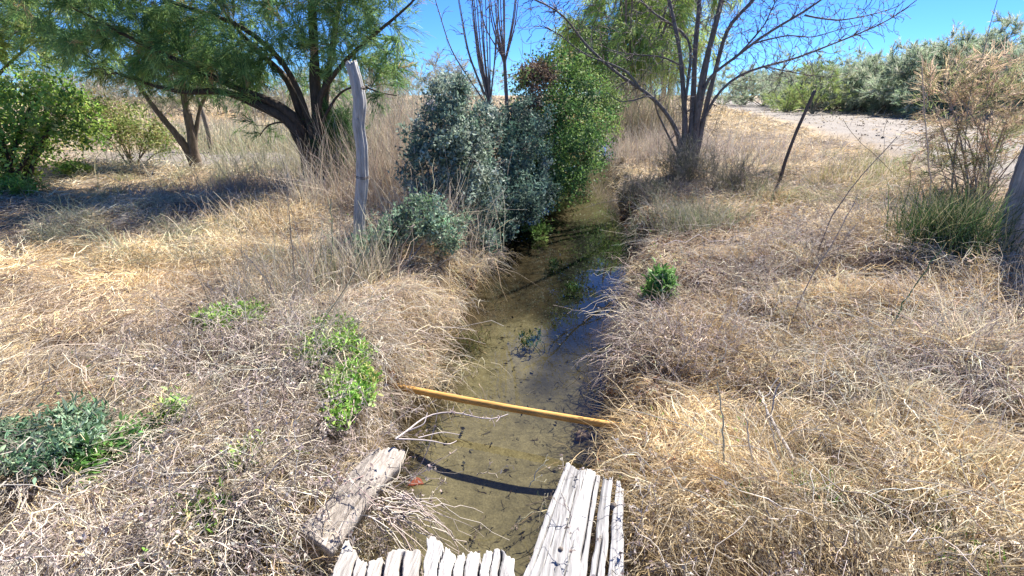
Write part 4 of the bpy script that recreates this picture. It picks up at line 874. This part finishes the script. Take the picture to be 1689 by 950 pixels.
def tangle(zones):
    mb = MB()
    for x0, x1, y0, y1, k_, L, cols in zones:
        for _ in range(k_):
            b = T(x0+(x1-x0)*rng.random(), y0+(y1-y0)*rng.random())
            if wet(b[0], b[1]) < .06: continue
            n = 34; a = rng.normal()*3+rng.normal(size=n)*1.0; e = R_(35)+R_(55)*rng.random(n)
            D = np.stack([np.cos(a)*np.sin(e), np.sin(a)*np.sin(e), np.cos(e)], 1)
            P = arcs(b+np.c_[rng.normal(size=(n, 2))*.10, np.zeros(n)], D, L*(.4+.9*rng.random(n)), 9, .55, .22)
            P[:, :, 2] = np.maximum(P[:, :, 2], height(P[:, :, 0].ravel(), P[:, :, 1].ravel()).reshape(P.shape[:2])+.02)
            tubes(mb, P, np.linspace(1, .5, 9)[None]*.0021*(.5+.9*rng.random((n, 1))), mixc(n, cols, None, .15), 3)
    single('dead_stalk_tangle', mb, M_STEM, (0, 0, 0), kind='stuff')
PG = (PALE, (.60, .55, .48), GREY, (.28, .23, .19)); BRN = ((.42, .34, .28), (.30, .24, .2), PALE, (.2, .15, .12))
tangle([(1250, 1680, 430, 680, 46, .55, PG), (1050, 1250, 390, 620, 40, .42, BRN), (380, 640, 470, 620, 30, .5, PG), (200, 560, 620, 920, 22, .34, PG), (1090, 1650, 720, 930, 14, .3, PG), (1300, 1600, 330, 440, 16, .6, BRN), (1040, 1090, 520, 680, 12, .34, BRN)])
# thin twiggy thicket round the foot of the bare tree
for lab, px, py, n, L, sp in (('twiggy grey-green bush round the foot of the bare tree', 1135, 300, 340, .85, .3), ('thin grey twigs in front of the bare tree at the bank edge', 1075, 330, 200, .6, .5), ('thin grey twigs right of the bare tree trunk', 1210, 310, 200, .6, .5)):
    dead_weed(lab, T(px, py), n, L, sp, (-.05, 0, 0), ((.25, .23, .17), (.33, .29, .24), (.18, .19, .11)), curls=0, r=.003, foot=.22, name='twiggy_bush')
clump('greyish-green grass clump under the bare tree on the right bank', T(1140, 375), 1400, .60, .5, (-.15, -.1, 0), .005, ((.30, .30, .2), (.22, .25, .14), GREY), foot=.28, droop=.35)
clump('golden straw tussock right of the grass clump under the bare tree', T(1285, 335), 700, .32, .8, (0, 0, 0), .005, ((.58, .42, .2), STRAW), foot=.3, droop=.6)
clump('green-tipped straw clump by the near edge of the track', T(1440, 290), 420, .5, .5, (0, 0, 0), .006, ((.28, .32, .12), (.4, .36, .2), PALE), foot=.25, droop=.3)
clump('yellowish grass clump in front of the track, left of the green-tipped one', T(1375, 300), 380, .45, .5, (0, 0, 0), .006, ((.36, .33, .15), PALE, STRAW), foot=.25, droop=.3)
clump('pale straw clump near the leaning stake', T(1245, 270), 380, .5, .5, (0, 0, 0), .007, (PALE, GREY), foot=.3, droop=.3)
clump('tall fan of pale stalks in front of the dark trunk, left of the grey post', T(515, 345), 170, .95, .35, (-.1, 0, 0), .005, (PALE, (.6, .52, .4)), foot=.14, droop=.12, K=7)
clump('tawny grass fan right of the shaded field', T(425, 370), 420, .5, .5, (-.2, 0, 0), .006, (STRAW, PALE, (.4, .31, .18)), foot=.3, droop=.35)
clump('thicket of pale upright stalks round the foot of the tall grey post', T(575, 480), 620, .72, .28, (.05, 0, 0), .0045, (PALE, GREY, (.5, .42, .32), (.3, .31, .2)), foot=.2, droop=.2, K=6)
clump('thicket of thin upright stalks left of the tall grey post', T(450, 500), 420, .62, .35, (0, 0, 0), .0035, (GREY, (.45, .38, .3), (.3, .27, .2)), foot=.24, droop=.15, K=6)
clump('long grey stalks arching between the post and the green bank weed', T(520, 560), 330, .6, .75, (.2, 0, 0), .004, (PALE, GREY, (.35, .33, .25)), foot=.18, droop=.5, K=7)
clump('silvery dry stalks fanning at the right edge', T(1590, 560), 420, .62, .8, (-.1, 0, .1), .005, (PALE, (.62, .57, .45), GREY), foot=.2, droop=.4, K=7)
clump('silvery dry stalks in the lower right straw', T(1460, 660), 420, .45, .9, (0, 0, 0), .005, (PALE, (.62, .57, .45), GREY), foot=.2, droop=.4, K=7)
clump('golden straw tuft leaning over the dark hollow at the far right', T(1640, 470), 800, .42, .8, (0, 0, 0), .005, (STRAW, (.6, .42, .2), PALE), foot=.26, droop=.5)
clump('short green grass blades in the straw at the lower right', T(1490, 900), 60, .13, .6, (0, 0, 0), .004, ((.14, .30, .05),), foot=.08, droop=.2)
clump('short green grass blades beside the leaning grey stick', T(1350, 810), 60, .14, .6, (0, 0, 0), .004, ((.16, .30, .07),), foot=.06, droop=.2)
clump('few green blades at the bottom right corner', T(1610, 915), 70, .12, .6, (0, 0, 0), .004, ((.14, .30, .05),), foot=.1, droop=.2)
clump('green blades in the straw right of the split plank', T(1235, 850), 40, .13, .6, (0, 0, 0), .004, ((.14, .30, .05),), foot=.05, droop=.2)
mb = MB()
for px, py, n, L in [(1100, 760, 500, .24), (1240, 730, 600, .26), (1400, 800, 600, .28), (1560, 760, 650, .3), (1200, 880, 520, .22), (1480, 560, 600, .38), (1330, 560, 500, .34), (1620, 880, 500, .28),
                                    (60, 560, 600, .26), (200, 520, 650, .28), (120, 640, 500, .22), (280, 470, 650, .32), (60, 480, 600, .28), (370, 420, 600, .34), (220, 430, 550, .34), (1380, 500, 600, .36), (1330, 900, 500, .24), (1100, 850, 400, .2)]:
    tuft(mb, T(px, py), n, L, 1.0, (rng.normal()*.3, rng.normal()*.3, 0), .0042, (STRAW, PALE, (.66, .50, .29)), foot=.17, droop=.7, K=6)
single('tussock_grass', mb, M_STRAW, (0, 0, 0), kind='stuff')

def stick(name, label, cat, pts, r0, r1, col, K=16, S=6, side=0, sl=.15, mat=None):
    pts = np.asarray(pts, float); mb = MB(); P = resample(pts, K); P[1:-1] += rng.normal(size=(K-2, 3))*r0*.5
    tubes(mb, P[None], np.linspace(r0, r1, K)[None], col, S)
    if side:
        k = rng.integers(3, K-1, side); d = nrm(P[k]-P[k-1]); tubes(mb, arcs(P[k], nrm(d+rdir(side)*.8), sl*(.4+.8*rng.random(side)), 5, .0, .2), r1*.6, np.repeat(np.array([col]), side, 0), 4)
    return single(name, mb, mat or M_STEM, pts[0], label, cat, smooth=True)
def rise(px, py, dz): 
    """a point dz above the ground seen at this photo position"""
    return T(px, py, dz)
stick('dead_branch', 'grey stick leaning down the straw slope on the right', 'stick', [T(1325, 785, .03), T(1300, 745, .06), T(1275, 700, .09), T(1252, 645, .12)], .010, .006, (.34, .31, .29), side=3)
b = T(1170, 790); s = float(np.dot(b, FW)); 
def up(px, py, pix, name, label, r=.004, col=(.5, .43, .34), ds=0, side=0, sl=.1, cat='stalk', dz=0):
    b = T(px, py); b[2] -= .02; s = float(np.dot(b, FW))
    return stick(name, label, cat, [b]+[A(x, y, s+ds*(i+1)/len(pix)) for i, (x, y) in enumerate(pix)], r, r*.45, col, side=side, sl=sl)
up(1198, 790, [(1192, 730), (1190, 680), (1183, 630)], 'dry_stalk', 'upright pale stalk on the right bank with green base', .005, (.42, .40, .28))
up(1245, 785, [(1238, 740), (1230, 690)], 'dry_stalk', 'short pale stalk right of the green-based stalk', .005, (.5, .44, .36))
up(490, 500, [(484, 430), (478, 370), (474, 310)], 'dry_stalk', 'tall thin dark stalk on the left bank, left of the grey post', .0055, (.26, .22, .17), side=9, sl=.2)
up(553, 490, [(551, 430), (547, 370), (546, 325)], 'green_stalk', 'tall green-grey stem just left of the grey post', .008, (.22, .24, .15), side=8, sl=.15)
up(510, 560, [(540, 520), (580, 460), (625, 380), (650, 330)], 'dry_stalk', 'long dark stalk slanting up right in front of the grey post', .004, (.3, .28, .2), side=4, sl=.3)
up(1345, 420, [(1375, 350), (1420, 290), (1480, 225)], 'dry_stalk', 'long thin dark twig slanting up right toward the track', .006, (.19, .16, .14), side=3, sl=.4)
up(1290, 560, [(1330, 470), (1380, 390), (1415, 320)], 'dry_stalk', 'bundle stalk slanting across the right bank tangle', .005, (.3, .26, .23), side=7, sl=.5)
up(1460, 560, [(1490, 500), (1530, 440), (1560, 400)], 'green_stalk', 'dark green stem leaning right in the right bank straw', .006, (.10, .17, .08))
up(1530, 380, [(1535, 300), (1525, 200), (1520, 110)], 'dry_stalk', 'tall tan stalk at the left of the pinkish-tan bush', .009, (.45, .36, .27), side=12, sl=.25)
up(1600, 330, [(1590, 240), (1600, 150), (1630, 60), (1645, 0)], 'dry_stalk', 'very tall thin grey stalk rising past the thicket into the sky', .007, (.3, .29, .26), side=3, sl=.3)
up(1490, 300, [(1450, 262), (1405, 222), (1390, 195)], 'dry_stalk', 'dark twig leaning left in front of the track', .006, (.22, .2, .14))
up(1300, 790, [(1275, 720), (1262, 670)], 'dry_stalk', 'pale stalk crossing the grey stick', .004, (.55, .48, .38))
up(650, 690, [(648, 665), (646, 640)], 'green_stalk', 'short green stem hanging below the left end of the pole', .006, (.2, .25, .12))
up(1000, 780, [(1025, 740), (1050, 700), (1065, 680)], 'dry_stalk', 'dark thin stalk by the right end of the pole', .003, (.16, .12, .09), side=14, sl=.09)
up(340, 570, [(290, 520), (240, 480)], 'dry_stalk', 'thin dark stem arching left over the straw field', .003, (.28, .24, .2), side=4, sl=.3)
# branching dead twig reaching over the water from the beam
b = G(655, 722, .46); zz = .42
th = thing('dead_branch', 'pale forked dead twig reaching over the water from the end of the beam', 'twig', b)
def tw_(pts, z0, z1, r, side=0, sl=.06):
    P = [G(px, py, z0+(z1-z0)*i/(len(pts)-1)) for i, (px, py) in enumerate(pts)]; mb = MB(); P = resample(P, 14); tubes(mb, P[None], np.linspace(r, r*.5, 14)[None], (.5, .43, .40), 5)
    if side: k = rng.integers(7, 13, side); tubes(mb, arcs(P[k], nrm(rdir(side)+UP*.5), sl*(.4+.8*rng.random(side)), 4, 0, .15), .0015, np.repeat([[.52, .42, .42]], side, 0), 3)
    part('twig', mb, M_STEM, th)
tw_([(652, 724), (680, 705), (700, 685), (745, 677), (790, 690), (815, 694), (838, 683)], .46, .40, .005, 26, .035)
tw_([(652, 724), (690, 725), (720, 728), (740, 735), (753, 727)], .45, .40, .004)
tw_([(670, 712), (700, 700), (705, 680)], .44, .5, .004)
tw_([(690, 722), (730, 712), (758, 717)], .43, .4, .003)
tw_([(670, 802), (690, 775), (705, 745), (718, 700), (722, 675)], .1, .5, .003)
tw_([(670, 802), (700, 770), (728, 755)], .1, .25, .003)
# drooping dead roots under the beam
mb = MB(); n = 46; P0 = np.array([G(605+60*rng.random(), 800+55*rng.random(), .38) for _ in range(n)])
D = nrm(RT*(.7+.5*rng.random((n, 1)))+FW*(rng.normal(size=(n, 1))*.5)-UP*(.1+.4*rng.random((n, 1)))); tubes(mb, arcs(P0, D, .12+.3*rng.random(n), 9, .5, .2), np.linspace(1, .4, 9)[None]*.0028, mixc(n, [(.5, .44, .38), (.36, .3, .25)], None), 4)
single('dead_roots', mb, M_STEM, G(630, 830, .38), 'bunch of pale dead stalks drooping over the water below the beam', 'dead stalks')
# flat piece of wood and a red leaf at the water line
def blob(name, label, cat, c, r, hgt, col, mat, seed=1, nseg=14):
    rr_ = np.random.default_rng(seed); V = []
    rim = r*(1+.25*rr_.normal(size=nseg)*.6); th = np.arange(nseg)*2*math.pi/nseg
    for zz, sc in ((-.5, .85), (.2, 1.), (.5, .8), (.58, .3)):
        for j in range(nseg): V.append(c+RT*math.cos(th[j])*rim[j]*sc+FW*math.sin(th[j])*rim[j]*sc*.7+UP*(zz*hgt+.15*hgt*rr_.normal()))
    q = [[i*nseg+j, i*nseg+(j+1) % nseg, (i+1)*nseg+(j+1) % nseg, (i+1)*nseg+j] for i in range(3) for j in range(nseg)]
    q += [[3*nseg, 3*nseg+k, 3*nseg+k+1, 3*nseg+k+2] for k in range(1, nseg-2, 2)]
    mb = MB(); mb.add(V, q, col); return single(name, mb, mat, c, label, cat, smooth=True)
blob('bark_piece', 'flat rounded piece of mauve-brown bark under the right end of the pole', 'bark', T(962, 722)+UP*.02, .06, .035, (.30, .22, .19), M_BARK, 3)
blob('dead_leaf', 'large rust-red dead leaf floating at the left water edge below the beam', 'leaf', G(685, 795, .012), .045, .006, (.20, .055, .03), M_LEAF, 5)
blob('stone', 'dark flat stone on the sandy bed in front of the jagged plank', 'stone', G(724, 829, -.19), .022, .015, (.06, .06, .055), M_BARK, 7)
blob('stone', 'small brown stone on the sandy bed right of the dark flat one', 'stone', G(815, 880, -.19), .02, .015, (.22, .17, .10), M_BARK, 8)
blob('stone', 'pale greenish stone on the bed just below the pole', 'stone', G(855, 740, -.19), .03, .02, (.36, .36, .24), M_BARK, 9)
